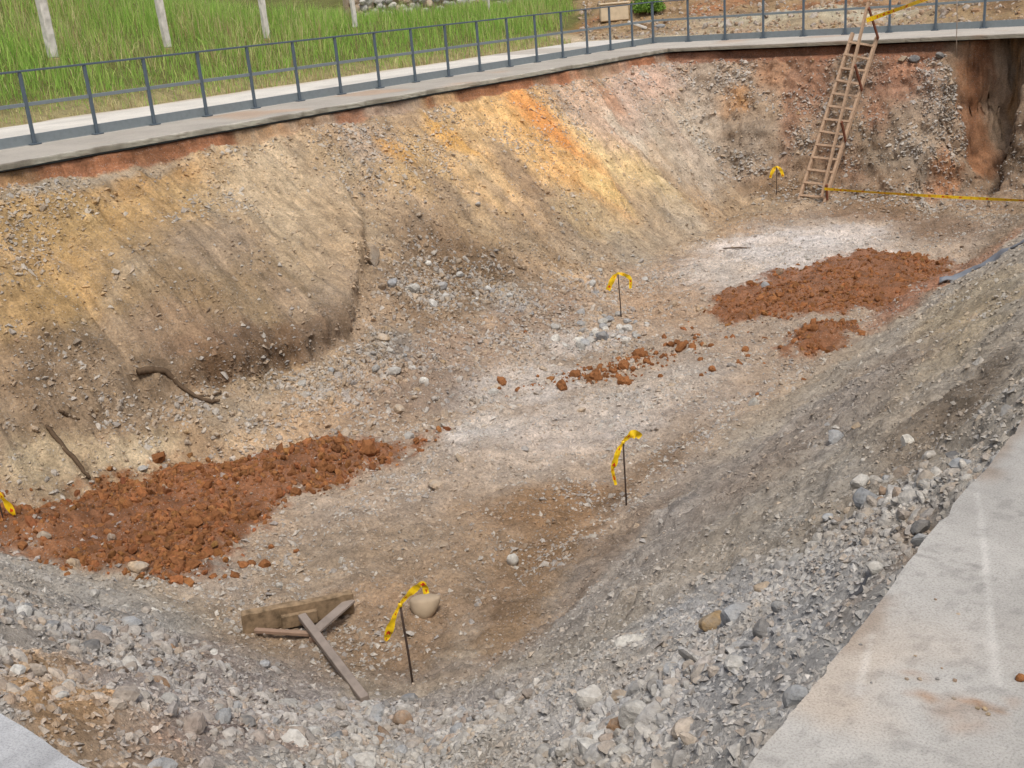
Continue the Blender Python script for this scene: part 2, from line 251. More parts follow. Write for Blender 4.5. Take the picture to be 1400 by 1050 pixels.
PLACED_ROCKS = [
 (-1.88, 2.92, 0.169, 0.142, 'pale', 'large pale grey angular block in the rubble, cut face turned up'),
 (-1.99, 2.87, 0.178, 0.1, 'pale', 'wide pale grey rock with striped face beside the large angular block'),
 (-2.73, 4.17, 0.191, 0.114, 'white', 'whitish crumbly rock on the grey rubble slope'),
 (-2.15, 4.0, 0.143, 0.116, 'ochre', 'ochre brown rock next to a flat grey slab stone'),
 (-1.99, 3.94, 0.165, 0.086, 'grey', 'flat blue grey stone next to the ochre brown rock'),
 (-1.68, 3.54, 0.093, 0.082, 'dark', 'dark grey rounded rock next to the flat blue grey stone'),
 (-1.73, 3.8, 0.08, 0.08, 'grey', 'blue grey rock above the dark grey rounded rock'),
 (-2.02, 4.27, 0.111, 0.055, 'tan', 'brownish grey stone uphill of the flat blue grey stone'),
 (-2.58, 3.59, 0.152, 0.103, 'pale', 'pale grey rock leaning against a brown split stone'),
 (-2.31, 3.43, 0.097, 0.058, 'tan', 'brown split stone leaning on a pale grey rock'),
 (-2.45, 3.35, 0.15, 0.046, 'tan', 'long thin tan grey stone lying flat in the rubble'),
 (-4.61, 4.27, 0.156, 0.137, 'rust', 'rusty brown rock among pale rubble below the marker stake'),
 (-3.75, 3.12, 0.197, 0.129, 'pale', 'big pale rock at the lip of the near bank'),
 (-4.81, 4.23, 0.138, 0.119, 'grey', 'blue grey rock beside the rusty brown rock'),
 (-5.11, 4.83, 0.173, 0.108, 'grey', 'blue grey rock at the foot of the marker stake'),
 (-5.03, 4.3, 0.132, 0.112, 'pale', 'pale rock below the foot of the leaning timber bar'),
 (-1.85, 5.15, 0.175, 0.137, 'grey', 'large blue grey rock with rust coloured stones at its side'),
 (-1.83, 5.3, 0.054, 0.062, 'rust', 'orange brown stone touching the top of the large blue grey rock'),
 (-1.69, 4.86, 0.05, 0.057, 'rust', 'orange stone touching the lower side of the large blue grey rock'),
 (-2.25, 6.1, 0.134, 0.09, 'pale', 'pale split rock uphill of the large blue grey rock'),
 (-1.38, 5.0, 0.138, 0.076, 'dark', 'slate grey wedge of rock near the concrete edge'),
 (-2.13, 6.55, 0.102, 0.083, 'white', 'whitish rock on the smooth brown slope'),
 (-3.16, 7.99, 0.141, 0.141, 'grey', 'pair of pale grey stones fused together on the smooth slope'),
 (-1.21, 5.14, 0.075, 0.082, 'grey', 'blue grey rock wedged against the concrete edge'),
 (-1.39, 5.82, 0.069, 0.069, 'dark', 'dark grey stone above a rock wedged at the concrete edge'),
 (-1.24, 4.04, 0.087, 0.046, 'dark', 'flat dark grey stone overhanging the slab edge'),
 (-1.19, 3.87, 0.078, 0.05, 'grey', 'grey stone under the flat dark stone by the slab edge'),
 (-1.08, 2.49, 0.087, 0.07, 'grey', 'grey stone partly under the concrete slab'),
 (-2.14, 5.31, 0.081, 0.04, 'grey', 'small slaty stone on the rubble slope below the large blue grey rock'),
 (-1.31, 3.73, 0.078, 0.045, 'pale', 'pale slab of stone uphill of the dark hose'),
 (-8.77, 5.01, 0.222, 0.152, 'tan', 'tan boulder sitting in red clay clods'),
 (-9.32, 4.69, 0.153, 0.112, 'tan', 'pinkish tan stone sitting in red clay clods'),
 (-9.97, 4.79, 0.16, 0.087, 'tan', 'dusty tan stone at the top of the red clay'),
 (-9.65, 5.3, 0.096, 0.089, 'rust', 'round brown clod standing on the red clay'),
 (-12.32, 11.98, 0.389, 0.321, 'tan', 'creamy tan rock at the top corner of the firm face'),
 (-5.55, 11.45, 0.141, 0.123, 'white', 'small white stone alone on the floor below the brown slope'),
 (-7.7, 4.47, 0.124, 0.075, 'white', 'white stone at the edge of the red clay by the near bank'),
 (-7.84, 4.28, 0.099, 0.062, 'white', 'small whitish stone at the foot of the near bank'),
 (-7.5, 5.62, 0.068, 0.061, 'white', 'small white pebble behind the wooden bracket'),
 (-7.8, 16.53, 0.17, 0.097, 'grey', 'blue grey stone on the edge of the far red clay'),
 (-8.12, 17.77, 0.155, 0.142, 'rust', 'dark red clod at the edge of the white dust'),
 (-10.5, 15.43, 0.152, 0.126, 'pale', 'pale grey disc shaped stone beside the far marker stake'),
 (-9.62, 13.04, 0.156, 0.112, 'pale', 'pale grey rock in the stone patch at the toe'),
 (-9.36, 12.71, 0.196, 0.131, 'white', 'whitish rock in the stone patch at the toe'),
 (-8.88, 13.22, 0.22, 0.176, 'grey', 'grey rock at the right end of the stone patch'),
 (-9.01, 12.86, 0.174, 0.13, 'pale', 'pale grey rock in the middle of the stone patch'),
 (-9.84, 10.29, 0.139, 0.089, 'white', 'whitish stone on the tan scree'),
 (-10.86, 9.57, 0.109, 0.099, 'grey', 'grey stone right below the dark firm face'),
 (-8.41, 25.32, 0.24, 0.128, 'dark', 'dark rock bedded under the back slab beside the ladder top'),
 (-7.87, 25.34, 0.237, 0.126, 'dark', 'dark grey rock bedded under the back slab near the hanging cable'),
 (-8.66, 25.3, 0.209, 0.113, 'tan', 'brown slab of rock sticking out under the back slab'),
 (-14.03, 7.75, 0.127, 0.088, 'tan', 'tan rock high on the ochre bank'),
 (-8.17, 11.17, 0.165, 0.146, 'clod', 'dark red clod at the near end of the clod row'),
 (-8.03, 11.75, 0.199, 0.159, 'clod', 'largest red clod in the clod row'),
 (-7.59, 11.79, 0.215, 0.157, 'clod', 'split red clod near the middle of the clod row'),
 (-6.14, 14.41, 0.146, 0.125, 'clod', 'red clod at the near corner of the far red clay tail'),
 (-9.07, 7.66, 0.167, 0.117, 'clod', 'red clod at the rear of the near red clay'),
 (-9.18, 8.05, 0.137, 0.103, 'clod', 'red clod beside the pale ground behind the near red clay'),
]

ROOT_A = [(-11.854, 7.311), (-11.794, 7.437), (-11.707, 7.624), (-11.586, 7.706), (-11.364, 7.737), (-11.213, 7.833), (-11.106, 7.91)]
ROOT_A_T = [(-11.24, 7.974), (-11.282, 8.072)]
ROOT_B = [(-11.727, 5.946), (-11.647, 5.958), (-11.455, 5.968), (-11.241, 5.977), (-11.096, 5.986)]
ROOT_C = [(-11.786, 6.176), (-11.74, 6.209), (-11.695, 6.261), (-11.638, 6.326)]
HOSE = [(-1.297, 3.614), (-1.278, 3.489), (-1.265, 3.398), (-1.255, 3.303), (-1.235, 3.201), (-1.238, 3.182)]
STRIP = [(-5.22, 17.30), (-5.0, 17.55), (-4.7, 17.6), (-4.4, 17.5), (-4.0, 17.2), (-3.4, 16.7), (-2.7, 16.1)]

# ------------------------------------------------------------------ helpers
random.seed(7)
RNG = np.random.default_rng(11)
def lin(*c):
    c = np.array(c, float) / 255.0
    return np.where(c <= .04045, c / 12.92, ((c + .055) / 1.055) ** 2.4)
def tag(o, label=None, cat=None, group=None, kind=None):
    if label: o['label'] = label
    if cat: o['category'] = cat
    if group: o['group'] = group
    if kind: o['kind'] = kind
    return o
def thing(name, loc, label, cat, group=None, rz=0.0):
    o = bpy.data.objects.new(name, None)
    o.empty_display_size = 0.2
    COL.objects.link(o)
    o.location = loc; o.rotation_euler = (0, 0, rz)
    return tag(o, label, cat, group)
def link(name, me, mat=None, parent=None, loc=None):
    o = bpy.data.objects.new(name, me)
    COL.objects.link(o)
    if mat is not None and not me.materials:
        me.materials.append(mat)
    if parent is not None:
        o.parent = parent
    if loc is not None:
        o.location = loc
    return o
def np_mesh(name, V, F, smooth=False, colors=None, attr='col'):
    # V (n,3); F (m,k) with k = 3 or 4
    V = np.ascontiguousarray(V, np.float32); F = np.ascontiguousarray(F, np.int32)
    me = bpy.data.meshes.new(name)
    me.vertices.add(len(V)); me.vertices.foreach_set('co', V.ravel())
    k = F.shape[1]
    me.loops.add(F.size); me.loops.foreach_set('vertex_index', F.ravel())
    me.polygons.add(len(F))
    me.polygons.foreach_set('loop_start', np.arange(0, F.size, k, dtype=np.int32))
    if smooth:
        me.polygons.foreach_set('use_smooth', np.ones(len(F), bool))
    else:
        me.polygons.foreach_set('use_smooth', np.zeros(len(F), bool))
    me.update(calc_edges=True)
    if colors is not None:
        a = me.color_attributes.new(attr, 'FLOAT_COLOR', 'POINT')
        c = np.ones((len(V), 4), np.float32); c[:, :colors.shape[1]] = colors
        a.data.foreach_set('color', c.ravel())
    return me
def bm_mesh(name, bm, smooth=False):
    me = bpy.data.meshes.new(name); bm.to_mesh(me); bm.free()
    for p in me.polygons: p.use_smooth = smooth
    return me
def box(bm, c, s, M=None, bev=0.0):
    r = bmesh.ops.create_cube(bm, size=1.0)
    vs = r['verts']
    for v in vs:
        v.co = Vector((v.co.x * s[0], v.co.y * s[1], v.co.z * s[2]))
    if bev > 0:
        es = list({e for v in vs for e in v.link_edges})
        rb = bmesh.ops.bevel(bm, geom=es, offset=bev, segments=1, affect='EDGES')
        vs = list({v for f in rb['faces'] for v in f.verts} | {v for v in vs if v.is_valid})
    for v in vs:
        co = v.co
        if M is not None: co = M @ co
        v.co = Vector(co) + Vector(c)
    return vs
def bar(bm, a, b, w, t, up=(0, 0, 1), bev=0.0):
    # a squared bar from a to b, w across, t thick along 'up'
    a = Vector(a); b = Vector(b); d = (b - a); L = d.length; d.normalize()
    u = Vector(up); u = (u - d * u.dot(d)).normalized(); s = d.cross(u)
    M = Matrix((d, s, u)).transposed()
    return box(bm, (a + b) / 2, (L, w, t), M, bev)
def tube(bm, pts, rad, seg=8, flat=1.0):
    pts = [Vector(p) for p in pts]; rings = []
    n = len(pts)
    for i, p in enumerate(pts):
        d = (pts[min(i + 1, n - 1)] - pts[max(i - 1, 0)]).normalized()
        u = Vector((0, 0, 1)) if abs(d.z) < .9 else Vector((1, 0, 0))
        u = (u - d * u.dot(d)).normalized(); s = d.cross(u)
        r = rad[i] if hasattr(rad, '__len__') else rad
        rings.append([bm.verts.new(p + (s * math.cos(2 * math.pi * k / seg) + u * flat * math.sin(2 * math.pi * k / seg)) * r) for k in range(seg)])
    for i in range(n - 1):
        for k in range(seg):
            bm.faces.new((rings[i][k], rings[i][(k + 1) % seg], rings[i + 1][(k + 1) % seg], rings[i + 1][k]))
    bm.faces.new(rings[0][::-1]); bm.faces.new(rings[-1])

# ------------------------------------------------------------------ materials
class NT:
    def __init__(self, name):
        self.m = bpy.data.materials.new(name); self.m.use_nodes = True
        self.n = self.m.node_tree.nodes; self.l = self.m.node_tree.links
        self.b = self.n['Principled BSDF']
        self.b.inputs['Roughness'].default_value = .9
        self.b.inputs['Specular IOR Level'].default_value = .25
        self.geo = self.n.new('ShaderNodeNewGeometry')
        self.tc = self.n.new('ShaderNodeTexCoord')
    def node(self, t, **kw):
        x = self.n.new(t)
        for k, v in kw.items(): setattr(x, k, v)
        return x
    def noise(self, scale, detail=4, rough=.55, vec=None, dist=0.0):
        x = self.n.new('ShaderNodeTexNoise')
        x.inputs['Scale'].default_value = scale; x.inputs['Detail'].default_value = detail
        x.inputs['Roughness'].default_value = rough; x.inputs['Distortion'].default_value = dist
        self.l.new(vec if vec is not None else self.geo.outputs['Position'], x.inputs['Vector'])
        return x.outputs['Fac']
    def voro(self, scale, feature='F1', out='Distance', vec=None):
        x = self.n.new('ShaderNodeTexVoronoi'); x.feature = feature
        x.inputs['Scale'].default_value = scale
        self.l.new(vec if vec is not None else self.geo.outputs['Position'], x.inputs['Vector'])
        return x.outputs[out]
    def ramp(self, fac, stops):
        x = self.n.new('ShaderNodeValToRGB'); e = x.color_ramp.elements
        while len(e) < len(stops): e.new(.5)
        for el, (p, c) in zip(e, stops):
            el.position = p
            el.color = (c, c, c, 1) if not hasattr(c, '__len__') else (*c, 1)
        self.l.new(fac, x.inputs[0]); return x.outputs[0]
    def mix(self, fac, a, b, mode='MIX'):
        x = self.n.new('ShaderNodeMix'); x.data_type = 'RGBA'; x.blend_type = mode
        for s, v in ((x.inputs[0], fac), (x.inputs[6], a), (x.inputs[7], b)):
            if isinstance(v, (int, float)): s.default_value = v
            elif hasattr(v, '__len__'): s.default_value = (*v, 1) if len(v) == 3 else v
            else: self.l.new(v, s)
        return x.outputs[2]
    def math(self, op, a, b=None):
        x = self.n.new('ShaderNodeMath'); x.operation = op
        for s, v in ((x.inputs[0], a), (x.inputs[1], b)):
            if v is None: continue
            if isinstance(v, (int, float)): s.default_value = v
            else: self.l.new(v, s)
        return x.outputs[0]
    def attr(self, name):
        x = self.n.new('ShaderNodeAttribute'); x.attribute_name = name; return x
    def bump(self, h, dist, strength=1.0):
        x = self.n.new('ShaderNodeBump'); x.inputs['Distance'].default_value = dist; x.inputs['Strength'].default_value = strength
        self.l.new(h, x.inputs['Height']); self.l.new(x.outputs[0], self.b.inputs['Normal'])
    def col(self, c):
        if hasattr(c, '__len__'): self.b.inputs['Base Color'].default_value = (*c, 1)
        else: self.l.new(c, self.b.inputs['Base Color'])
        return self.m

def mat_soil(name):
    t = NT(name)
    at_ = t.attr('col'); c = at_.outputs['Color']; lw = at_.outputs['Alpha']
    n1 = t.noise(4, 12, .72); n2 = t.noise(30, 8, .78)
    c = t.mix(1.0, c, t.ramp(n1, [(.34, .70), (.5, 1.0), (.66, 1.24)]), 'MULTIPLY')
    c = t.mix(1.0, c, t.ramp(n2, [(.34, .58), (.5, 1.0), (.66, 1.36)]), 'MULTIPLY')
    # scrape lines left by the digger on the long bank
    mp = t.node('ShaderNodeMapping'); mp.inputs['Scale'].default_value = (.9, 11.0, .9); t.l.new(t.geo.outputs['Position'], mp.inputs['Vector'])
    scr = t.noise(1.0, 7, .68, mp.outputs[0])
    scf = t.math('MULTIPLY', lw, t.ramp(t.noise(.9, 3), [(.35, .15), (.6, .9)]))
    c = t.mix(scf, c, t.mix(1.0, c, t.ramp(scr, [(.36, .78), (.5, 1.0), (.64, 1.16)]), 'MULTIPLY'))
    # tiny chips bedded in the soil
    v = t.n.new('ShaderNodeTexVoronoi'); v.inputs['Scale'].default_value = 42
    t.l.new(t.geo.outputs['Position'], v.inputs['Vector'])
    chips = t.math('MULTIPLY', t.math('LESS_THAN', v.outputs['Distance'], .30), t.math('GREATER_THAN', t.noise(2.3, 4, .7), .44))
    s = t.node('ShaderNodeSeparateColor'); t.l.new(v.outputs['Color'], s.inputs[0])
    keep = t.math('MULTIPLY', chips, t.math('GREATER_THAN', s.outputs[0], .5))
    tint = t.mix(.55, c, t.ramp(s.outputs[1], [(0, (.16, .15, .14)), (.5, (.42, .40, .37)), (1, (.62, .58, .52))]))
    c = t.mix(t.math('MULTIPLY', keep, .75), c, tint)
    h = t.math('ADD', t.math('MULTIPLY', n2, .6), t.math('ADD', t.math('MULTIPLY', t.noise(110, 4, .7), .55), t.math('MULTIPLY', keep, .3)))
    h = t.math('ADD', h, t.math('MULTIPLY', t.math('MULTIPLY', scr, scf), .8))
    t.bump(h, .028, 1.0)
    t.b.inputs['Roughness'].default_value = .95
    t.b.inputs['Specular IOR Level'].default_value = .12
    return t.col(c)
def mat_stones(name, useattr=True, base=(.3, .3, .3), dust=(162, 155, 145)):
    t = NT(name)
    c = t.attr('col').outputs['Color'] if useattr else t.mix(0.0, base, base)
    n = t.noise(38, 5, .6); n2 = t.noise(9, 3)
    c = t.mix(1.0, c, t.ramp(n, [(.28, .62), (.5, 1.0), (.72, 1.28)]), 'MULTIPLY')
    c = t.mix(1.0, c, t.ramp(n2, [(.3, .85), (.7, 1.12)]), 'MULTIPLY')
    # soil dust settled in patches over the stone
    c = t.mix(t.ramp(t.noise(6, 5, .7), [(.42, 0.0), (.62, .55)]), c, tuple(lin(*dust)))
    if not useattr:
        oi = t.node('ShaderNodeObjectInfo')
        c = t.mix(1.0, c, t.ramp(oi.outputs['Random'], [(0, .78), (1, 1.18)]), 'MULTIPLY')
    t.bump(t.math('ADD', n, t.math('MULTIPLY', t.noise(150, 2), .3)), .012, .8)
    t.b.inputs['Specular IOR Level'].default_value = .15
    return t.col(c)
def mat_concrete(name, base, useattr=False):
    t = NT(name)
    c = t.attr('col').outputs['Color'] if useattr else t.mix(0.0, tuple(base), tuple(base))
    n1 = t.noise(1.3, 6, .6); n2 = t.noise(170, 3, .7); n3 = t.noise(14, 6, .65)
    c = t.mix(1.0, c, t.ramp(n1, [(.3, .86), (.7, 1.08)]), 'MULTIPLY')
    c = t.mix(1.0, c, t.ramp(n2, [(.32, .70), (.5, 1.0), (.7, 1.12)]), 'MULTIPLY')
    c = t.mix(1.0, c, t.ramp(n3, [(.35, .92), (.65, 1.05)]), 'MULTIPLY')
    t.bump(n2, .004, .6)
    return t.col(c)
def mat_plain(name, base, var=.2, scale=20, rough=.7, spec=.3, stretch=None, metallic=0.0):
    t = NT(name); vec = None
    if stretch:
        mp = t.node('ShaderNodeMapping'); mp.inputs['Scale'].default_value = stretch
        t.l.new(t.tc.outputs['Object'], mp.inputs['Vector']); vec = mp.outputs[0]
    n = t.noise(scale, 5, .6, vec)
    c = t.mix(1.0, tuple(base), t.ramp(n, [(.28, 1 - var), (.5, 1.0), (.74, 1 + var * .7)]), 'MULTIPLY')
    t.bump(n, .003, .5)
    t.b.inputs['Roughness'].default_value = rough; t.b.inputs['Specular IOR Level'].default_value = spec
    t.b.inputs['Metallic'].default_value = metallic
    return t.col(c)

SOILK = .97
M_SOIL = mat_soil('soil')
M_STONE = mat_stones('stone_chips')
M_CLAY = mat_stones('clay_crumbs', True, (.3, .3, .3), (128, 84, 52))
M_GRASS = None

# ------------------------------------------------------------------ the pit
def axis(segs):
    out = [segs[0][0]]
    for a, b, h0, h1 in segs:
        x = a; 
        while x < b - 1e-6:
            t = (x - a) / (b - a); x = min(b, x + h0 + (h1 - h0) * t); out.append(x)
    return np.array(out)
gx = axis([(-14.80, -14.50, .02, .02), (-14.50, -14.2, .03, .045), (-14.2, -9.0, .045, .038), (-9.0, -5.0, .038, .025), (-5.0, -.75, .025, .020)])
gy = axis([(.85, 5.0, .022, .022), (5.0, 10.0, .024, .035), (10.0, 16.0, .035, .048), (16.0, 23.2, .048, .05), (23.2, 25.0, .04, .03), (25.0, 25.7, .02, .02), (25.7, 26.85, .03, .04)])
GX, GY = np.meshgrid(gx, gy)            # rows run with y
NXg, NYg = len(gx), len(gy)
xf, yf = GX.ravel(), GY.ravel()
zb0 = terrain_base(xf, yf)
Z0 = zb0.reshape(NYg, NXg)
dzy, dzx = np.gradient(Z0, gy, gx)
nrm = np.stack([-dzx.ravel(), -dzy.ravel(), np.ones(xf.size)], 1)
nrm /= np.linalg.norm(nrm, axis=1)[:, None]
U = xf * 1.15; W = yf * 1.08 + sstep(22.6, 24.2, yf) * (zb0 - FLOOR) * 1.1
slope = 1 - nrm[:, 2]
leftw = sstep(-8.8, -10.8, xf) * sstep(25.2, 23.8, yf)
rightw = sstep(-5.6, -4.6, xf)
nearw = sstep(5.0, 4.2, yf)
backw = sstep(23.0, 23.9, yf)
face = poly_sd(xf, yf, FACE)
facew = sstep(-.1, .3, face)
redm = np.zeros(xf.size)
for P in (RED_NEAR, RED_FAR, RED_TAIL):
    s = poly_sd(xf, yf, P) + (.08 if P is RED_NEAR else 0.0) + .34 * fbm(xf * 1.7, yf * 1.7, 91, 5, .6) + .22 * fbm(xf * 8, yf * 8, 92, 3, .6)
    redm = np.maximum(redm, sstep(-.12, .16, s))
rub = np.clip(nearw * 1.0 + rightw * sstep(12, 6, yf), 0, 1)       # loose rubble
tal = np.exp(-(((xf + 10.6) / 1.7) ** 2 + ((yf - 11.6) / 3.0) ** 2)) * (1 - facew)
d = .10 * fbm(U / 1.1, W / 1.1, 1, 3)
d += .075 * fbm(U / .33, W / .33, 2, 4, .6) * (1 - .45 * facew)
rough = .5 + .5 * rub + .5 * tal + .25 * backw - .25 * facew
d += .045 * fbm(U / .10, W / .10, 3, 3, .7) * rough * (1 - .45 * sstep(6.5, 3.5, np.hypot(xf, yf)))
d += leftw * .095 * fbm(xf * .6, yf * 2.8 + .15 * xf, 4, 5, .6)                    # runnels down the left bank
d += rightw * (1 - rub * .5) * .06 * fbm((yf + xf * .6) * .35, (xf - .6 * yf) * 2.4, 6, 4, .6)
d += backw * (.16 * fbm(U / .5, zb0 / .5, 7, 5, .6))
d += redm * (.05 * np.abs(fbm(U / .22, W / .22, 8, 3)) + .03 * fbm(U / .1, W / .1, 9, 2))
# erosion rills in the smooth grey-brown face
d -= facew * .05 * np.clip(fbm(xf * .45, yf * 3.3, 10, 3) - .12, 0, 1) * 3
edge = np.minimum(np.minimum(xf - XL, XR - xf), np.minimum(YB - yf, yf - YN))
under = sstep(-.02, .06, edge)
under = np.maximum(under, (yf > 25.2) * (xf > -7.9) * sstep(-.25, -.5, zb0))
d += .10 * fbm(U / .22, W / .22, 11, 4, .65) * sstep(.35, .05, np.abs(face)) * sstep(-13.0, -12.2, xf) + backw * sstep(-7.9, -7.4, xf) * .09 * fbm(xf / .35, zb0 / .5 + yf, 12, 4, .6)
ceil_ = (edge < .02)
P3 = np.stack([xf, yf, zb0], 1) + nrm * (d * (.15 + .85 * under))[:, None]
# the firm face overhangs its foot a little
lip = sstep(-.02, .06, face) * sstep(.45, .10, face) * sstep(-13.2, -12.3, xf) * sstep(7.2, 8.4, yf)
P3[:, 0] += .07 * lip; P3[:, 1] += .05 * lip * sstep(9.5, 10.5, yf)
P3[:, 2] = np.where(ceil_, np.minimum(P3[:, 2], -.128), np.minimum(P3[:, 2], -.02 + 0 * edge))
P3[:, 2] = np.where(edge < .10, np.minimum(P3[:, 2], -.10), P3[:, 2])
# ---- colours
colr = np.zeros((xf.size, 3))
cf, cl_, cr_, cn_, cb_ = lin(172, 156, 133), lin(172, 147, 117), lin(160, 151, 138), lin(164, 158, 149), lin(146, 124, 102)
colr[:] = cf
for wgt, c in ((sstep(-9.6, -10.6, xf), cl_), (rightw, cr_), (sstep(5.2, 4.2, yf), cn_), (backw, cb_)):
    colr += (c - colr) * wgt[:, None]
wx = .30 * fbm(U * .9, W * .9, 51, 4) + .10 * fbm(U * 4, W * 4, 52, 3)
wy = .30 * fbm(U * .9, W * .9, 53, 4) + .10 * fbm(U * 4, W * 4, 54, 3)
wy2 = wy + .12 * fbm(xf * .6, yf * 3.5, 55, 3) * leftw
jag = .30 * fbm(U * 4.5, W * 4.5, 56, 4, .65) + leftw * .35 * fbm(xf * .9, yf * 7, 57, 4, .6)
for (cx, cy, m11, m12, m21, m22, r, g, b, st, so) in SOIL_TONES:
    near_ = min(1.0, .55 / max(.2, 1.0 / max(abs(m11), abs(m12), abs(m21), abs(m22))))
    k = .5
    dx = xf - cx + wx * k; dy = yf - cy + wy2 * k
    rr = jag + np.hypot(m11 * dx + m12 * dy, m21 * dx + m22 * dy)
    w = st * sstep(1 + so, max(.05, 1 - so), rr)
    sel = w > 1e-3
    colr[sel] += (np.array([r, g, b]) - colr[sel]) * w[sel][:, None]
# red clay
redc = lin(138, 92, 57)
colr += (redc * (1 + .22 * fbm(U * 3, W * 3, 61, 3))[:, None] - colr) * (redm * .93)[:, None]
scat = sstep(.18, .5, fbm(U * 1.1, W * 1.1, 62, 4)) * np.exp(-(((xf + 7.9) / 1.4) ** 2 + ((yf - 12.6) / 1.1) ** 2)) * .7
colr += (redc - colr) * scat[:, None]
# red cut under the slabs
bandn = .06 * fbm(yf * 1.5, xf * 1.5, 63, 3)
wl_ = (.25 + .75 * sstep(-.22, .12, fbm(yf * .9, yf * 0, 110, 3))) * sstep(.11, .03, xf - XL + bandn) * sstep(-.62, -.5, P3[:, 2]) * (xf < -13.9)
colr += (lin(150, 98, 66) * (1 + .45 * fbm(U * 2.5, W * 2.5, 64, 3))[:, None] - colr) * (wl_ * .92)[:, None]
wb_ = sstep(.12, .02, YB - yf + bandn) * sstep(-7.6, -8.0, xf)
colr += (lin(128, 84, 60) * (1 + .35 * fbm(xf * 2.0, zb0 * 5, 65, 3))[:, None] - colr) * (wb_ * .85)[:, None]
# downslope streaks of lighter and darker soil, damp and dry patches
colr *= (1 + leftw * .24 * fbm(xf * .7, yf * 5.0, 66, 5, .65) + .15 * fbm(U * .8, W * .8, 67, 5, .6) + .25 * fbm(U * 6, W * 6, 68, 4, .65))[:, None]
colr *= (1 + rightw * .16 * fbm((yf + xf * .6) * .4, (xf - .6 * yf) * 3.4, 69, 5, .62))[:, None]
hue = (.06 * fbm(U * 1.7, W * 1.7, 70, 4))[:, None]
colr *= 1 + hue * np.array([1.0, .1, -1.1])
lumc = (colr @ np.array([.3, .59, .11]))[:, None]
flr = (sstep(-11.0, -10.0, xf) * sstep(-5.0, -5.8, xf) * sstep(4.6, 5.4, yf) * sstep(23.6, 22.6, yf))[:, None]
colr *= 1 + flr * np.array([.04, .0, .05])
colr *= (1 + .20 * backw + .12 * leftw + .22 * rightw + .10 * nearw)[:, None]
colr = np.clip((lumc + (colr - lumc) * .90) * np.array([1.02, 1.0, .97]) * SOILK, .012, .85)
ii = np.arange(NXg * NYg).reshape(NYg, NXg)
quads = np.stack([ii[:-1, :-1], ii[:-1, 1:], ii[1:, 1:], ii[1:, :-1]], -1).reshape(-1, 4)
# only keep what the slabs do not hide for good
qc = P3[quads[:, 0]]
me = np_mesh('excavation', P3, quads, True, np.concatenate([colr, leftw[:, None]], 1))
pit = link('excavation', me, M_SOIL)
tag(pit, kind='structure')
PG = P3.reshape(NYg, NXg, 3)
def surf(x, y):
    i = np.clip(np.searchsorted(gx, x) - 1, 0, NXg - 2); j = np.clip(np.searchsorted(gy, y) - 1, 0, NYg - 2)
    tx = np.clip((x - gx[i]) / (gx[i + 1] - gx[i]), 0, 1); ty = np.clip((y - gy[j]) / (gy[j + 1] - gy[j]), 0, 1)
    z = PG[..., 2]
    return (z[j, i] * (1 - tx) + z[j, i + 1] * tx) * (1 - ty) + (z[j + 1, i] * (1 - tx) + z[j + 1, i + 1] * tx) * ty
def gcol(x, y):
    i = np.clip(np.searchsorted(gx, x), 0, NXg - 1); j = np.clip(np.searchsorted(gy, y), 0, NYg - 1)
    return colr.reshape(NYg, NXg, 3)[j, i]

# ------------------------------------------------------------------ concrete walkways
M_CONC = mat_concrete('walkway_concrete', lin(196, 190, 180), True)
TH = .085
def walkway(name, xs, ys, edge_fn, colfn):
    # a slab as a grid of columns; edge_fn moves the outline points, colfn gives its stains
    X, Y = np.meshgrid(xs, ys); nx, ny = len(xs), len(ys)
    x, y = X.ravel().copy(), Y.ravel().copy()
    x, y = edge_fn(x, y)
    z = .004 * fbm(x * .8, y * .8, 71, 3)
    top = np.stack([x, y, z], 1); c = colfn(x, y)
    idx = np.arange(nx * ny).reshape(ny, nx)
    q = [np.stack([idx[:-1, :-1], idx[:-1, 1:], idx[1:, 1:], idx[1:, :-1]], -1).reshape(-1, 4)]
    loop = np.concatenate([idx[0, :], idx[1:, -1], idx[-1, -2::-1], idx[-2:0:-1, 0]])
    V = [top]; C = [c]; base = len(top); prev = loop
    for k in range(1, 4):
        p = top[loop].copy(); f_ = k / 3.0
        p[:, 2] = z[loop] - TH * f_
        jit = .009 * fbm(p[:, 0] * 9 + k * 7.7, p[:, 1] * 9 - k * 3.1, 72, 3)
        p[:, 0] += jit; p[:, 1] += jit * .8
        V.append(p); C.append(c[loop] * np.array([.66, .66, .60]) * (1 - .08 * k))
        cur = base + np.arange(len(loop)); base += len(loop)
        nxt = np.roll(cur, -1); pn = np.roll(prev, -1)
        q.append(np.stack([prev, cur, nxt, pn], -1)); prev = cur
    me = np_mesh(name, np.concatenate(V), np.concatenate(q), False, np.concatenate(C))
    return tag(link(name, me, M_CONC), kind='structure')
def ragged(x, y, amp, seed):
    return amp * fbm(x * 1.1, y * 1.1, seed, 5, .62)
CB = lin(205, 199, 188)
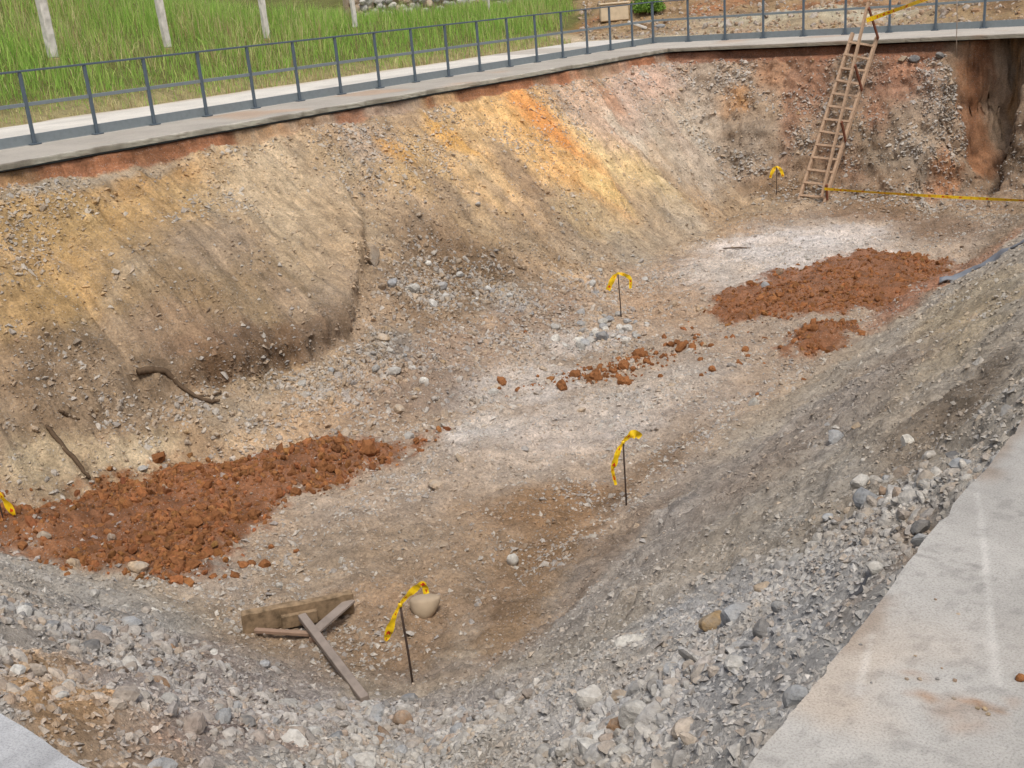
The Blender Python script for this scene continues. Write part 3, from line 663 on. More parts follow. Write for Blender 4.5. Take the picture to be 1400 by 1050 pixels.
def col_left(x, y):
    c = np.tile(CB, (len(x), 1))
    inner = sstep(-16.30, -16.42, x)                                 # the walked path behind the railing is paler
    c = c * (1 + .10 * inner)[:, None]
    c += (lin(166, 158, 146) - c) * ((1 - inner) * .85)[:, None]
    dirt = sstep(.12, .5, fbm(x * .7, y * .7, 73, 4)) * (1 - inner)
    c += (lin(186, 152, 122) - c) * (dirt * .55)[:, None]
    dk = sstep(.05, .4, fbm(x * 2.1, y * .5, 74, 4)) * inner
    c *= (1 - .12 * dk)[:, None]
    lit_arris = sstep(XL - .05, XL - .01, x) * sstep(-.25, .1, fbm(y * .8, y * 0 + 5, 112, 3))  # sunlight on the slab arris, put into the colour as a broken pale line
    c += (lin(232, 228, 216) - c) * (lit_arris * .8)[:, None]
    ed = sstep(-20.1, -20.55, x + .25 * fbm(x, y, 75, 3))
    c += (lin(170, 150, 120) - c) * (ed * .6)[:, None]
    return c
def edge_left(x, y):
    e = (x > XL - .06)
    x = np.where(e, x - .02 + ragged(np.full_like(x, 3.0), y, .07, 76) + .015 * fbm(y * 12, y * 0, 77, 2), x)
    o = (x < -20.59)
    return np.where(o, x + .3 * fbm(y * .8, y * 0 + 4, 78, 4), x), y
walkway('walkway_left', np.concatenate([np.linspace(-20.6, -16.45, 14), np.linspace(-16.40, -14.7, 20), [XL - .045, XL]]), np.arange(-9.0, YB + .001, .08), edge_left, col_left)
def col_back(x, y):
    c = np.tile(lin(186, 178, 166), (len(x), 1))
    c += (lin(206, 200, 190) - c) * sstep(27.6, 27.8, y)[:, None]
    dirt = sstep(.1, .5, fbm(x * .8, y * .8, 79, 4)) * (y < 27.7)
    c += (lin(180, 150, 125) - c) * (dirt * .5)[:, None]
    red = sstep(-8.5, -6.0, x) * sstep(27.6, 29.8, y + .6 * fbm(x, y, 80, 3))
    c += (lin(168, 125, 98) - c) * (red * .85)[:, None]
    return c
def edge_back(x, y):
    e = (y < YB + .001) & (x > XL)
    y = np.where(e, y + .02 + ragged(x, np.full_like(x, 7.0), .09, 81), y)
    o = (y > 30.2)
    return x, np.where(o, y + .35 * fbm(x * .7, x * 0 + 2, 82, 4), y)
walkway('walkway_back', np.concatenate([np.linspace(-20.6, -14.7, 12), np.arange(XL, 6.0, .08)]), np.concatenate([[YB], np.linspace(YB + .1, 30.25, 26)]), edge_back, col_back)
def col_right(x, y):
    c = np.tile(lin(168, 164, 157), (len(x), 1))
    warm = sstep(-.1, .4, fbm(x * 2.2, y * 2.2, 116, 4)) * sstep(2.75, 2.2, y)
    c += (lin(176, 160, 142) - c) * (warm * .6)[:, None]
    c *= (1 + .16 * fbm(x * 3, y * 3, 83, 4))[:, None]
    wv = .015 * fbm(y * 3, x * 2, 84, 3)
    # pale dust drawn out along the slab
    def streak(x0, y0, x1, y1, wd, amt):
        ex, ey = x1 - x0, y1 - y0; L2 = ex * ex + ey * ey
        tt = np.clip(((x - x0) * ex + (y - y0) * ey) / L2, 0, 1)
        dd = np.hypot(x - x0 - tt * ex + wv * .4, y - y0 - tt * ey)
        return amt * sstep(wd * 1.6, wd * .2, dd) * (.75 + .5 * fbm(x * 5, y * 5, 85, 3))
    dust = np.clip(streak(-.86, 3.35, -.53, 2.36, .007, .25) + streak(-.815, 3.25, -.55, 2.38, .010, .14) + streak(-.85, 2.42, -.79, 2.16, .008, .28), 0, .85)
    c += (lin(226, 222, 214) - c) * dust[:, None]
    # brown soil trodden and swept on to it
    def spot(cx, cy, rx, ry, a):
        rr = np.hypot((x - cx + .03 * fbm(x * 12, y * 12, 86, 3)) / rx, (y - cy + .03 * fbm(x * 12, y * 12, 87, 3)) / ry)
        return a * sstep(1.1, .3, rr)
    s = np.clip(spot(-.66, 2.245, .055, .03, .75) + spot(-.70, 2.30, .05, .02, .4) + spot(-.57, 2.20, .10, .09, .35) + spot(-.54, 2.26, .05, .015, .6) + spot(-.50, 2.30, .04, .03, .4), 0, .85) * (.6 + .7 * fbm(x * 20, y * 20, 88, 2))
    c += (lin(158, 120, 85) - c) * np.clip(s, 0, .9)[:, None]
    ck = np.abs((y - 2.875) - .10 * (x + .89) + .006 * fbm(x * 30, y * 9, 113, 3)) + np.maximum(x + .72, 0) * .3
    c *= (1 - .30 * sstep(.006, .001, ck))[:, None]
    sp_ = sstep(.30, .5, fbm(x * 26, y * 26, 114, 2))
    c *= (1 - .16 * sp_)[:, None]
    c *= (1 + .10 * fbm(x * 1.2, y * 1.2, 115, 3))[:, None]
    sp2 = sstep(.07, .0, x - XR + .05 * fbm(x * 8, y * 8, 117, 4)) * sstep(-.15, .35, fbm(x * 5, y * 2.5, 118, 4))
    c += (lin(140, 118, 96) - c) * (sp2 * .55)[:, None]
    g = spot(-.80, 2.18, .045, .05, .35)
    c += (lin(150, 148, 145) - c) * g[:, None]
    return np.clip(c, .02, .8)
def edge_right(x, y):
    e = (x < XR + .001) & (y > YN + .001) & (y < YB - .001)
    x = np.where(e, x + .016 * fbm(y * 1.6, y * 0 + 9, 89, 3) + .018 * np.clip(fbm(y * 6, y * 0 + 1, 90, 4, .7) - .10, 0, 1) - .008, x)
    return x, y
walkway('walkway_right', np.concatenate([np.arange(XR, .3, .009), np.linspace(.4, 6.0, 14)]), np.concatenate([np.arange(YN, 5.5, .014), np.linspace(5.6, YB, 200)]), edge_right, col_right)
def col_near(x, y):
    c = np.tile(lin(176, 176, 176), (len(x), 1))
    c *= (1 + .10 * fbm(x * 3, y * 3, 97, 4))[:, None]
    st = sstep(.1, .4, fbm(x * 14, y * 4, 98, 3))
    return c * (1 - .22 * st)[:, None]
def edge_near(x, y):
    e = (y > YN - .001) & (x > XL) & (x < XR + .001)
    y = np.where(e, y + .02 * fbm(x * 1.6, x * 0, 99, 5, .6) + .03 * sstep(-2.15, -2.6, x) * 0, y)
    return x, y
walkway('walkway_near', np.concatenate([np.linspace(XL, -4.0, 120), np.arange(-3.95, XR, .03), [XR, 1.0, 3.0, 6.0]]), np.concatenate([np.linspace(-8.0, .4, 20), np.arange(.45, YN + .001, .05)]), edge_near, col_near)

# ------------------------------------------------------------------ ground beyond
def bank_z(x, y):
    a = np.maximum(-20.5 - x, 0.0)
    s2 = .27 - .25 * sstep(19, 26, y)
    zl = np.where(a < 4.2, .275 * a, 1.155 + s2 * (a - 4.2))
    zl = np.where(a > 22, 1.155 + s2 * 17.8 + (a - 22) * .10, zl)
    zl = zl + .10 * fbm(x * .35, y * .35, 101, 4) * sstep(0, 1.5, a)
    b = np.maximum(y - 30.7 + .8 * fbm(x * .4, x * 0, 102, 3), 0.0)
    zb = .16 * np.minimum(b, 2.5) + .27 * np.clip(b - 2.5, 0, 12) + .08 * np.maximum(b - 14.5, 0)
    zb = zb + (.20 * fbm(x * .6, y * .6, 103, 4) + .10 * fbm(x * 2.2, y * 2.2, 104, 3)) * sstep(.1, 1.5, b)
    # low spoil hump along the back path and the heap at the corner
    zb = zb + .22 * np.exp(-((y - 32.4) / .7) ** 2) * sstep(-17, -14.5, x)
    zb = zb + .55 * np.exp(-(((x + 21.2) / 1.6) ** 2 + ((y - 34.0) / 1.8) ** 2))
    far = np.minimum(np.hypot(x, y) * .002, 2.0)
    return np.maximum(zl, zb) - .06 + far * 0
hx = np.unique(np.concatenate([np.linspace(-400, -60, 12), np.linspace(-60, -34, 30), np.arange(-34, -14.0, .14), np.arange(-14.0, 8, .2), np.linspace(8, 40, 20), np.linspace(40, 400, 10)]))
hy = np.unique(np.concatenate([np.linspace(-300, -20, 10), np.linspace(-20, 6, 30), np.arange(6, 42, .16), np.linspace(42, 70, 60), np.linspace(70, 400, 14)]))
HX, HY = np.meshgrid(hx, hy); hxf, hyf = HX.ravel(), HY.ravel()
hz = bank_z(hxf, hyf)
inr = (hxf > -19.3) & (hxf < 5.6) & (hyf > -7.8) & (hyf < 29.8)
hz = np.where(inr, -.10, hz)
grassm = sstep(0, .8, -20.0 - hxf) * sstep(-.5, 1.5, (-hxf * 1.50) - hyf + 1.2 * fbm(hxf * .5, hyf * .5, 105, 3))
gc = np.zeros((hxf.size, 3)); gc[:] = lin(168, 138, 102)
g2 = fbm(hxf * .5, hyf * .5, 106, 4)
gc += (lin(176, 120, 84) - gc) * sstep(.0, .5, g2)[:, None]
gc += (lin(122, 92, 66) - gc) * (sstep(.05, .45, fbm(hxf * 1.1, hyf * 2.4, 107, 4)) * .75)[:, None]
gc += (lin(205, 192, 165) - gc) * (np.exp(-((hyf - 32.3 + .4 * g2) / .8) ** 2) * sstep(-19, -16, hxf) * sstep(-9.5, -11.5, hxf) * .9)[:, None]
gc += (lin(196, 178, 150) - gc) * (sstep(31.8, 30.6, hyf) * .8 * (hyf > 20) * sstep(-8, -10, hxf))[:, None]
verge = sstep(-20.3, -20.7, hxf) * (hyf < 30)
gc += (lin(150, 138, 98) - gc) * verge[:, None]
gc += (lin(104, 104, 58) - gc) * (grassm * sstep(.2, 1.6, -20.6 - hxf))[:, None]
gc[:] = np.where(grassm[:, None] > .5, gc, gc * np.array([.80, .84, .86]))
gc *= (1 + .18 * fbm(hxf * 3, hyf * 3, 108, 3))[:, None]
hid = np.arange(hxf.size).reshape(len(hy), len(hx))
hq = np.stack([hid[:-1, :-1], hid[:-1, 1:], hid[1:, 1:], hid[1:, :-1]], -1).reshape(-1, 4)
mx, my = hxf[hq].mean(1), hyf[hq].mean(1)
hq = hq[~((mx > -15.6) & (mx < -.3) & (my > .2) & (my < 27.4))]
ground = tag(link('ground', np_mesh('ground', np.stack([hxf, hyf, hz], 1), hq, True, np.clip(gc, .01, .8)), M_SOIL), kind='structure')

# ------------------------------------------------------------------ rocks
def ico(sub):
    bm = bmesh.new(); bmesh.ops.create_icosphere(bm, subdivisions=sub, radius=1.0)
    V = np.array([v.co[:] for v in bm.verts]); F = np.array([[v.index for v in f.verts] for f in bm.faces]); bm.free()
    return V, F
ICO1, ICO2, ICO3 = ico(1), ico(2), ico(3)
def rock_shape(base, rng, planes=9, rounded=.15, lump=.06):
    V, F = base
    n = rng.normal(size=(planes, 3)); n /= np.linalg.norm(n, axis=1)[:, None]
    h = rng.uniform(.55, .95, planes)
    dots = V @ n.T
    r = np.where(dots > .05, h / np.maximum(dots, .05), 9).min(1)
    r = np.minimum(r, 1.15)
    r = r * (1 - rounded) + rounded
    r = r * (1 + lump * rng.normal(size=len(V)))
    return V * r[:, None], F
def clod_shape(base, rng):
    V, F = base
    k = rng.normal(size=(7, 3)) * 2.6; ph = rng.uniform(0, 6.28, 7)
    r = 1 + .13 * np.sin(V @ k.T + ph).sum(1) / 1.6 + .05 * rng.normal(size=len(V))
    return V * r[:, None], F
def rand_rot(n, rng):
    q = rng.normal(size=(n, 4)); q /= np.linalg.norm(q, axis=1)[:, None]
    w, x, y, z = q.T
    return np.stack([np.stack([1 - 2 * (y * y + z * z), 2 * (x * y - z * w), 2 * (x * z + y * w)], -1),
                     np.stack([2 * (x * y + z * w), 1 - 2 * (x * x + z * z), 2 * (y * z - x * w)], -1),
                     np.stack([2 * (x * z - y * w), 2 * (y * z + x * w), 1 - 2 * (x * x + y * y)], -1)], 1)
def scatter_mesh(name, pos, size, cols, shapes, rng, flat=(.5, .95)):
    Vs, Fs, Cs = [], [], []; off = 0
    pick = rng.integers(0, len(shapes), len(pos))
    for k, (V, F) in enumerate(shapes):
        s = np.where(pick == k)[0]
        if not len(s): continue
        R = rand_rot(len(s), rng)
        sc = np.stack([rng.uniform(.75, 1.25, len(s)), rng.uniform(.6, 1.0, len(s)), rng.uniform(flat[0], flat[1], len(s))], -1) * size[s][:, None]
        # keep the flattest axis roughly upright
        loc = V[None] * sc[:, None, :]
        tilt = rng.normal(0, .35, (len(s), 2)); az = rng.uniform(0, 6.28, len(s))
        ca, sa = np.cos(az), np.sin(az)
        x = loc[..., 0] * ca[:, None] - loc[..., 1] * sa[:, None]; y = loc[..., 0] * sa[:, None] + loc[..., 1] * ca[:, None]; z = loc[..., 2]
        z2 = z + x * tilt[:, :1] + y * tilt[:, 1:]
        out = np.stack([x, y, z2], -1) + pos[s][:, None, :]
        Vs.append(out.reshape(-1, 3)); n = len(V)
        Fs.append((F[None] + (off + np.arange(len(s)) * n)[:, None, None]).reshape(-1, 3)); off += n * len(s)
        Cs.append(np.repeat(cols[s], n, 0))
    return np_mesh(name, np.concatenate(Vs), np.concatenate(Fs), False, np.concatenate(Cs))
QA = quads
va, vb, vc = P3[QA[:, 0]], P3[QA[:, 1]], P3[QA[:, 3]]
QAREA = np.linalg.norm(np.cross(vb - va, vc - va), axis=1)
QX, QY = xf[QA[:, 0]], yf[QA[:, 0]]
QOK = ((QX > XL + .04) & (QX < XR - .03) & (QY > YN + .03) & (QY < YB - .02))
def pick_points(weight, n, rng):
    w = QAREA * weight[QA[:, 0]] * QOK; w = w / w.sum()
    q = rng.choice(len(w), n, p=w)
    a, b = rng.uniform(size=n), rng.uniform(size=n)
    p = va[q] + (vb[q] - va[q]) * a[:, None] + (vc[q] - va[q]) * b[:, None]
    return p, colr[QA[q, 0]]
PAL = {'grey': lin(150, 151, 151), 'pale': lin(182, 179, 172), 'white': lin(196, 192, 182), 'dark': lin(112, 111, 110), 'tan': lin(168, 148, 124),
       'ochre': lin(160, 134, 96), 'rust': lin(148, 120, 94), 'clod': lin(140, 94, 59), 'mauve': lin(150, 139, 128)}
def palette(n, rng, names, probs, soil, keep):
    c = np.array([PAL[k] for k in names])[rng.choice(len(names), n, p=np.array(probs) / sum(probs))]
    c = c * rng.uniform(.78, 1.2, (n, 1))
    return c * (1 - keep) + soil * keep * 1.05
OCT = (np.array([[1, 0, 0], [-1, 0, 0], [0, 1, 0], [0, -1, 0], [0, 0, 1], [0, 0, -1]], float), np.array([[0, 2, 4], [2, 1, 4], [1, 3, 4], [3, 0, 4], [2, 0, 5], [1, 2, 5], [3, 1, 5], [0, 3, 5]]))
def grit_shape(rng):
    V = OCT[0] + rng.normal(0, .17, (6, 3)); return V * 1.1, OCT[1]
grits = [grit_shape(RNG) for _ in range(12)]
fines = [rock_shape(ICO1, RNG, 7, .1, .05) for _ in range(6)]
mids = [rock_shape(ICO2, RNG, 9, .12, .03) for _ in range(8)]
clods1 = [clod_shape(ICO2, RNG) for _ in range(6)]
clods0 = [clod_shape(ICO1, RNG) for _ in range(5)]
cell = fbm(U * .9, W * .9, 120, 4)
dist_c = np.sqrt(xf ** 2 + yf ** 2 + (P3[:, 2] - 1.6) ** 2)
# 1 grey rubble of the near bank and the lower right bank
RUBL = [(-8.5, 2.4), (-6.3, 3.1), (-4.6, 3.9), (-3.2, 3.6), (-2.3, 3.9), (-2.2, 4.5)]
rd = np.full(xf.size, 1e9)
for (ax, ay), (bx_, by_) in zip(RUBL[:-1], RUBL[1:]):
    tt = np.clip(((xf - ax) * (bx_ - ax) + (yf - ay) * (by_ - ay)) / ((bx_ - ax) ** 2 + (by_ - ay) ** 2), 0, 1)
    rd = np.minimum(rd, np.hypot(xf - ax - tt * (bx_ - ax), yf - ay - tt * (by_ - ay)))
rdw = .07 + .93 * sstep(1.35, .35, rd + .7 * fbm(U * .9, W * .9, 123, 4))
rdw = rdw * (1 - .55 * sstep(-4.8, -6.2, xf)) * (1 - .92 * sstep(4.3, 5.2, yf))
inrub = rdw * np.clip(nearw * sstep(-11.5, -9, xf) + rightw * sstep(9.5, 5.5, yf), 0, 1)
runs = np.clip(.55 + 1.9 * fbm((yf + xf * .6) * .5, (xf - .6 * yf) * 1.6, 125, 4), .12, 1.6)
w_rub = runs * inrub * np.clip(.25 + 1.5 * (cell + .15), .08, 1.4) * sstep(-.15, -.4, P3[:, 2]) / np.maximum(dist_c, 3.5)
NR = 7000
p, sc = pick_points(w_rub * sstep(-.2, .2, cell), NR, RNG)
sz = np.clip(RNG.lognormal(math.log(.024), .40, NR), .012, .06)
o = link('rubble_stones', scatter_mesh('rubble_stones', p, sz, palette(NR, RNG, ['grey', 'pale', 'mauve', 'dark', 'rust', 'tan'], [.30, .36, .20, .03, .04, .07], sc, .42), mids[:5], RNG), M_STONE)
tag(o, 'loose grey broken stone covering the near bank and lower right bank', 'rubble', kind='stuff')
p, sc = pick_points(w_rub + .30 * np.maximum(inrub, .35 * np.clip(nearw + rightw * sstep(7.5, 5, yf), 0, 1)) / np.maximum(dist_c, 3.5), 50000, RNG)
sz = np.clip(RNG.lognormal(math.log(.0115), .38, 50000), .006, .028)
o = link('gravel', scatter_mesh('gravel', p, sz, palette(50000, RNG, ['grey', 'pale', 'mauve', 'dark', 'rust', 'tan'], [.28, .34, .24, .03, .04, .07], sc, .48), grits, RNG), M_STONE)
tag(o, 'fine grey gravel between the rubble stones of the near bank', 'gravel', kind='stuff')
# 2 tan scree below the left bank
nostep = 1 - sstep(-.35, .0, face) * sstep(.5, .2, face)
w_tal = nostep * np.clip(tal * 1.3 + leftw * sstep(-12.2, -11.2, xf) * .35 * (yf < 16), 0, 1.3) * np.clip(.3 + 1.3 * cell, .1, 1.2) * (1 - redm) * (1 - .9 * facew)
p, sc = pick_points(w_tal, 9000, RNG)
sz = np.clip(RNG.lognormal(math.log(.026), .45, 9000), .012, .075)
o = link('scree_stones', scatter_mesh('scree_stones', p, sz, palette(9000, RNG, ['tan', 'pale', 'grey', 'white', 'ochre'], [.42, .27, .17, .06, .08], sc, .42), fines, RNG), M_STONE)
tag(o, 'tan and grey scree lying below the firm face of the left bank', 'scree', kind='stuff')
# 3 chips on the banks
topw = leftw * sstep(-12.9, -13.7, xf) * (1 - .3 * facew)
w_b = np.clip(topw * 1.1 + leftw * .16 * (1 - .8 * facew) * (1 + 1.5 * (yf < 10)) + backw * 1.5 + rightw * .22 * sstep(6, 9, yf), 0, 1) * np.clip(.25 + 2.2 * cell, .04, 1.4)
p, sc = pick_points(w_b, 20000, RNG)
sz = np.clip(RNG.lognormal(math.log(.019), .45, 20000), .010, .06) * np.where(p[:, 1] > 23, 1.35, 1.0)
o = link('bank_chips', scatter_mesh('bank_chips', p, sz, palette(20000, RNG, ['tan', 'pale', 'grey', 'white', 'ochre', 'rust'], [.26, .34, .18, .16, .04, .02], sc, .36), grits, RNG), M_STONE)
tag(o, 'small stone chips sticking out of the left and back banks', 'stone chips', kind='stuff')
# 4 chips on the floor
floorw = sstep(-11.2, -10.4, xf) * sstep(-5.2, -5.8, xf) * sstep(4.4, 5.0, yf) * (1 - redm)
w_f = floorw * np.clip(.4 + 1.6 * fbm(U * 1.4, W * 1.4, 121, 4), .1, 1.3) / np.maximum(dist_c, 5)
p, sc = pick_points(w_f, 16000, RNG)
sz = np.clip(RNG.lognormal(math.log(.0155), .42, 16000), .007, .05)
o = link('floor_chips', scatter_mesh('floor_chips', p, sz, palette(16000, RNG, ['pale', 'white', 'grey', 'tan'], [.34, .2, .22, .24], sc, .35), grits, RNG), M_STONE)
tag(o, 'pale stone chips strewn over the pit floor', 'stone chips', kind='stuff')
# crumbs of the soil itself, on every bank
w_c = (.35 + 1.3 * np.clip(fbm(U * 1.2, W * 1.2, 126, 5, .6) + .1, 0, 1)) * (1 - redm) * (1 - .45 * facew) / np.maximum(dist_c, 4.5)
NC = 80000
p, sc = pick_points(w_c, NC, RNG)
sz = np.clip(RNG.lognormal(math.log(.0125), .42, NC), .006, .04) * np.clip(np.hypot(p[:, 0], p[:, 1]) / 12, .55, 1.4)
o = link('soil_crumbs', scatter_mesh('soil_crumbs', p, sz, sc * RNG.uniform(.72, 1.22, (NC, 1)), grits, RNG, (.6, 1.0)), M_STONE)
tag(o, 'fine crumbs of loose soil covering the banks and floor of the pit', 'soil', kind='stuff')
# 5 red clay clods
w_r = redm * np.clip(.5 + 1.0 * fbm(U * 1.5, W * 1.5, 122, 3), .15, 1.2) + scat * .5 + .8 * np.exp(-((((xf + 8.0) * .48 + (yf - 12.3) * .877) / .9) ** 2 + (((xf + 8.0) * .877 - (yf - 12.3) * .48) / .24) ** 2))
w_r = w_r / np.maximum(dist_c, 5)
p, sc = pick_points(w_r, 7000, RNG)
sz = np.clip(RNG.lognormal(math.log(.023), .52, 7000), .010, .07) * np.where(p[:, 1] > 11, .8, 1.0)
c = PAL['clod'] * RNG.uniform(.6, 1.35, (7000, 1)) * (1 + RNG.normal(0, .05, (7000, 3)))
o = link('clay_crumbs', scatter_mesh('clay_crumbs', p, sz, c, clods0, RNG, (.7, 1.0)), M_CLAY)
tag(o, 'crumbled red clay heaped on the pit floor', 'clay', kind='stuff')
# 6 ground chips on the spoil behind the back railing
n = 6000
bx = RNG.uniform(-24, 0, n); by = 30.8 + RNG.uniform(0, 1, n) ** 1.4 * 10
ok = (by > -bx * 1.5 - .5) | (bx > -19)
bx, by = bx[ok], by[ok]; n = len(bx)
bp = np.stack([bx, by, bank_z(bx, by)], 1)
o = link('spoil_stones', scatter_mesh('spoil_stones', bp, np.clip(RNG.lognormal(math.log(.05), .45, n), .02, .16), palette(n, RNG, ['tan', 'rust', 'pale', 'ochre', 'dark'], [.4, .2, .2, .12, .08], np.tile(lin(165, 130, 95), (n, 1)), .35), fines, RNG), M_STONE)
tag(o, 'brown stony spoil covering the slope behind the back railing', 'rubble', kind='stuff')

ROCKM = {k: mat_stones('rock_' + k, False, tuple(v), (128, 84, 52) if k == 'clod' else (162, 155, 145)) for k, v in PAL.items()}
big_shapes = {}
def rock_object(name, x, y, w, h, pal, label, group=None, seed=0, cat='rock', round_=False, rz=None, sink=.30):
    rng = np.random.default_rng(seed)
    V, F = (clod_shape(ICO3, rng) if round_ else rock_shape(ICO3, rng, 8, .10, .012))
    V = V / np.abs(V).max(0)
    az = rng.uniform(0, 6.28) if rz is None else rz
    dep = w * rng.uniform(.7, .95)
    V = V * np.array([w / 2, dep / 2, h / 2 * 1.25])
    c, s = math.cos(az * .0 + math.radians(37)), math.sin(math.radians(37))
    V = np.stack([V[:, 0] * c - V[:, 1] * s, V[:, 0] * s + V[:, 1] * c, V[:, 2] + V[:, 0] * rng.normal(0, .18)], 1)
    me = np_mesh(name, V, F, False)
    z = float(surf(np.array([x]), np.array([y]))[0])
    o = link(name, me, ROCKM[pal], None, (x, y, z + h * (.5 - sink)))
    return tag(o, label, cat, group)
for i, (x, y, w, h, pal, lab) in enumerate(PLACED_ROCKS):
    isc = pal == 'clod' or 'clod' in lab
    rock_object('clay_clod' if isc else 'rock', x, y, w, h, pal, lab, None, 300 + i, 'clod' if isc else 'rock', isc)
# loose rocks that only their place tells apart, largest ones singly
var_mesh = {}
ADJ = {'grey': 'blue grey', 'pale': 'pale grey', 'mauve': 'brownish grey', 'dark': 'dark grey', 'rust': 'rusty brown', 'tan': 'tan', 'white': 'whitish', 'ochre': 'ochre', 'clod': 'red'}
def loose(name, pts, sizes, pals, label, group, cat, rounded, heap=False):
    for k, (p, s, pal) in enumerate(zip(pts, sizes, pals)):
        key = (rounded, pal, k % 6)
        if key not in var_mesh:
            rng = np.random.default_rng(900 + len(var_mesh))
            V, F = clod_shape(ICO2, rng) if rounded else rock_shape(ICO2, rng, 9, .10, .02)
            V = V * np.array([1.0, .82, .62 if not rounded else .8])
            me = np_mesh(name, V, F, False); me.materials.append(ROCKM[pal]); var_mesh[key] = me
        o = link(name, var_mesh[key], None, None, (p[0], p[1], p[2] + s * .18))
        o.scale = (s, s, s); o.rotation_euler = (random.gauss(0, .25), random.gauss(0, .25), random.uniform(0, 6.28))
        lb = label % ADJ[pal] if '%s' in label else label
        if heap: lb = label % ('under the left bank' if p[1] < 11 else 'in front of the white dust')
        tag(o, lb, cat, group)
def spread(w, n, mind, rng):
    p, _ = pick_points(w, n * 12, rng); out = []
    for q in p:
        if all((q[0] - r[0]) ** 2 + (q[1] - r[1]) ** 2 > mind ** 2 for r in out): out.append(q)
        if len(out) >= n: break
    return np.array(out)
rr = np.random.default_rng(5)
pts = spread(w_rub * sstep(-.25, .15, cell) * (1 - .7 * sstep(4.2, 5.0, yf)), 190, .08, rr)
loose('loose_rock', pts, np.clip(rr.lognormal(math.log(.046), .30, len(pts)), .03, .09), rr.choice(['grey', 'pale', 'mauve', 'dark', 'rust'], len(pts), p=[.30, .46, .14, .04, .06]),
      'loose angular %s stone lying in the rubble of the near bank', 'loose stones in the grey rubble', 'stone', False)
pts = spread(w_tal, 60, .2, rr)
loose('scree_rock', pts, np.clip(rr.lognormal(math.log(.075), .3, len(pts)), .05, .13), rr.choice(['tan', 'pale', 'grey', 'white'], len(pts), p=[.45, .3, .15, .1]),
      'loose %s stone lying on the scree under the left bank', 'loose stones on the tan scree', 'stone', False)
pts = spread(redm * sstep(-.1, .3, fbm(U * 1.1, W * 1.1, 124, 3)) / np.maximum(dist_c, 5), 90, .14, rr)
loose('clay_clod', pts, np.clip(rr.lognormal(math.log(.05), .38, len(pts)), .025, .12), ['clod'] * len(pts), 'rounded lump of red clay lying in the red heap %s', 'red clay lumps in the heaps', 'clod', True, True)
# clods that rolled off across the floor towards the far heap
ra, rb = (xf + 8.0) * .48 + (yf - 12.3) * .877, (xf + 8.0) * .877 - (yf - 12.3) * .48
w_roll = np.exp(-((ra / .9) ** 2 + (rb / .28) ** 2)) + .10 * np.exp(-(((xf + 6.7) / .9) ** 2 + ((yf - 13.0) / 1.0) ** 2)) + .10 * np.exp(-(((xf + 8.2) / .4) ** 2 + ((yf - 5.7) / .5) ** 2))
pts = spread(w_roll, 90, .06, rr)
loose('clay_clod', pts, np.clip(rr.lognormal(math.log(.045), .40, len(pts)), .02, .11), ['clod'] * len(pts), 'red clay clod rolled out on to the pale pit floor', 'red clods rolled on to the floor', 'clod', True)
w_toe = np.exp(-(((xf + 8.95) / .45) ** 2 + ((yf - 13.4) / .55) ** 2))
pts = spread(w_toe, 30, .09, rr)
loose('toe_rock', pts, np.clip(rr.lognormal(math.log(.07), .3, len(pts)), .04, .12), rr.choice(['pale', 'grey', 'white'], len(pts)), '%s broken stone in the patch at the toe of the scree', 'stones in the patch at the toe', 'stone', False)

# ------------------------------------------------------------------ railing
M_RAIL = mat_plain('blue_grey_rail_paint', tuple(lin(86, 97, 106)), .12, 14, .5, .35)
M_RAIL_LIT = mat_plain('blue_grey_rail_paint_lit', tuple(lin(122, 130, 133)), .12, 14, .5, .35)  # same rail paint, lightened for the light its outward faces catch
SP = 1.09098
CORN = Vector((-16.385, 27.715, 0))
def post_mesh(w, name='post'):
    bm = bmesh.new(); box(bm, (0, 0, .535), (w, .045, 1.07), None, .006)
    return bm_mesh(name, bm)
def plate_mesh():
    bm = bmesh.new(); box(bm, (0, 0, .012), (.17, .12, .02), None, .004)
    for sx in (-.06, .06):
        r = bmesh.ops.create_cone(bm, cap_ends=True, segments=6, radius1=.011, radius2=.011, depth=.02)
        for v in r['verts']: v.co += Vector((sx, -.035, .03))
    return bm_mesh('base_plate', bm)
PM, PMC, PLM = post_mesh(.052), post_mesh(.085, 'corner_post'), plate_mesh()
def railing(label, start, dirv, n, corner_first):
    t = thing('railing', start, label, 'railing', 'pit railings')
    a = math.atan2(dirv[1], dirv[0]); t.rotation_euler = (0, 0, a)
    for i in range(n):
        first = i == 0 and corner_first
        if i == 0 and not corner_first: continue
        po = link('post', PMC if first else PM, M_RAIL, t, (i * SP, 0, 0))
        link('base_plate', PLM, M_RAIL, po)
    L = (n - 1) * SP + .4
    for i in range(n):
        a0 = i * SP; a1 = min((i + 1) * SP, L)
        if i == 0: a0 = .030
        bm = bmesh.new(); box(bm, ((a0 + a1) / 2, 0, 1.085), (a1 - a0 - .001, .06, .03), None, .004); link('top_rail', bm_mesh('top_rail', bm), M_RAIL, t)
        g0 = a0 + (.031 if i else 0); g1 = a1 - .031
        bm = bmesh.new(); box(bm, ((g0 + g1) / 2, 0, .60), (g1 - g0 + .004, .03, .055), None, .003); link('mid_rail', bm_mesh('mid_rail', bm), M_RAIL_LIT, t)
        bm = bmesh.new(); box(bm, ((a0 + a1) / 2, .030 if dirv[0] > 0 else -.030, .085), (a1 - a0 - .004, .012, .15), None, .002); link('kick_plate', bm_mesh('kick_plate', bm), M_RAIL_LIT, t)
    return t
railing('blue grey steel railing along the grass side of the pit', CORN, (0, -1), 27, True)
railing('blue grey steel railing along the pit end behind the ladder', CORN, (1, 0), 16, False)

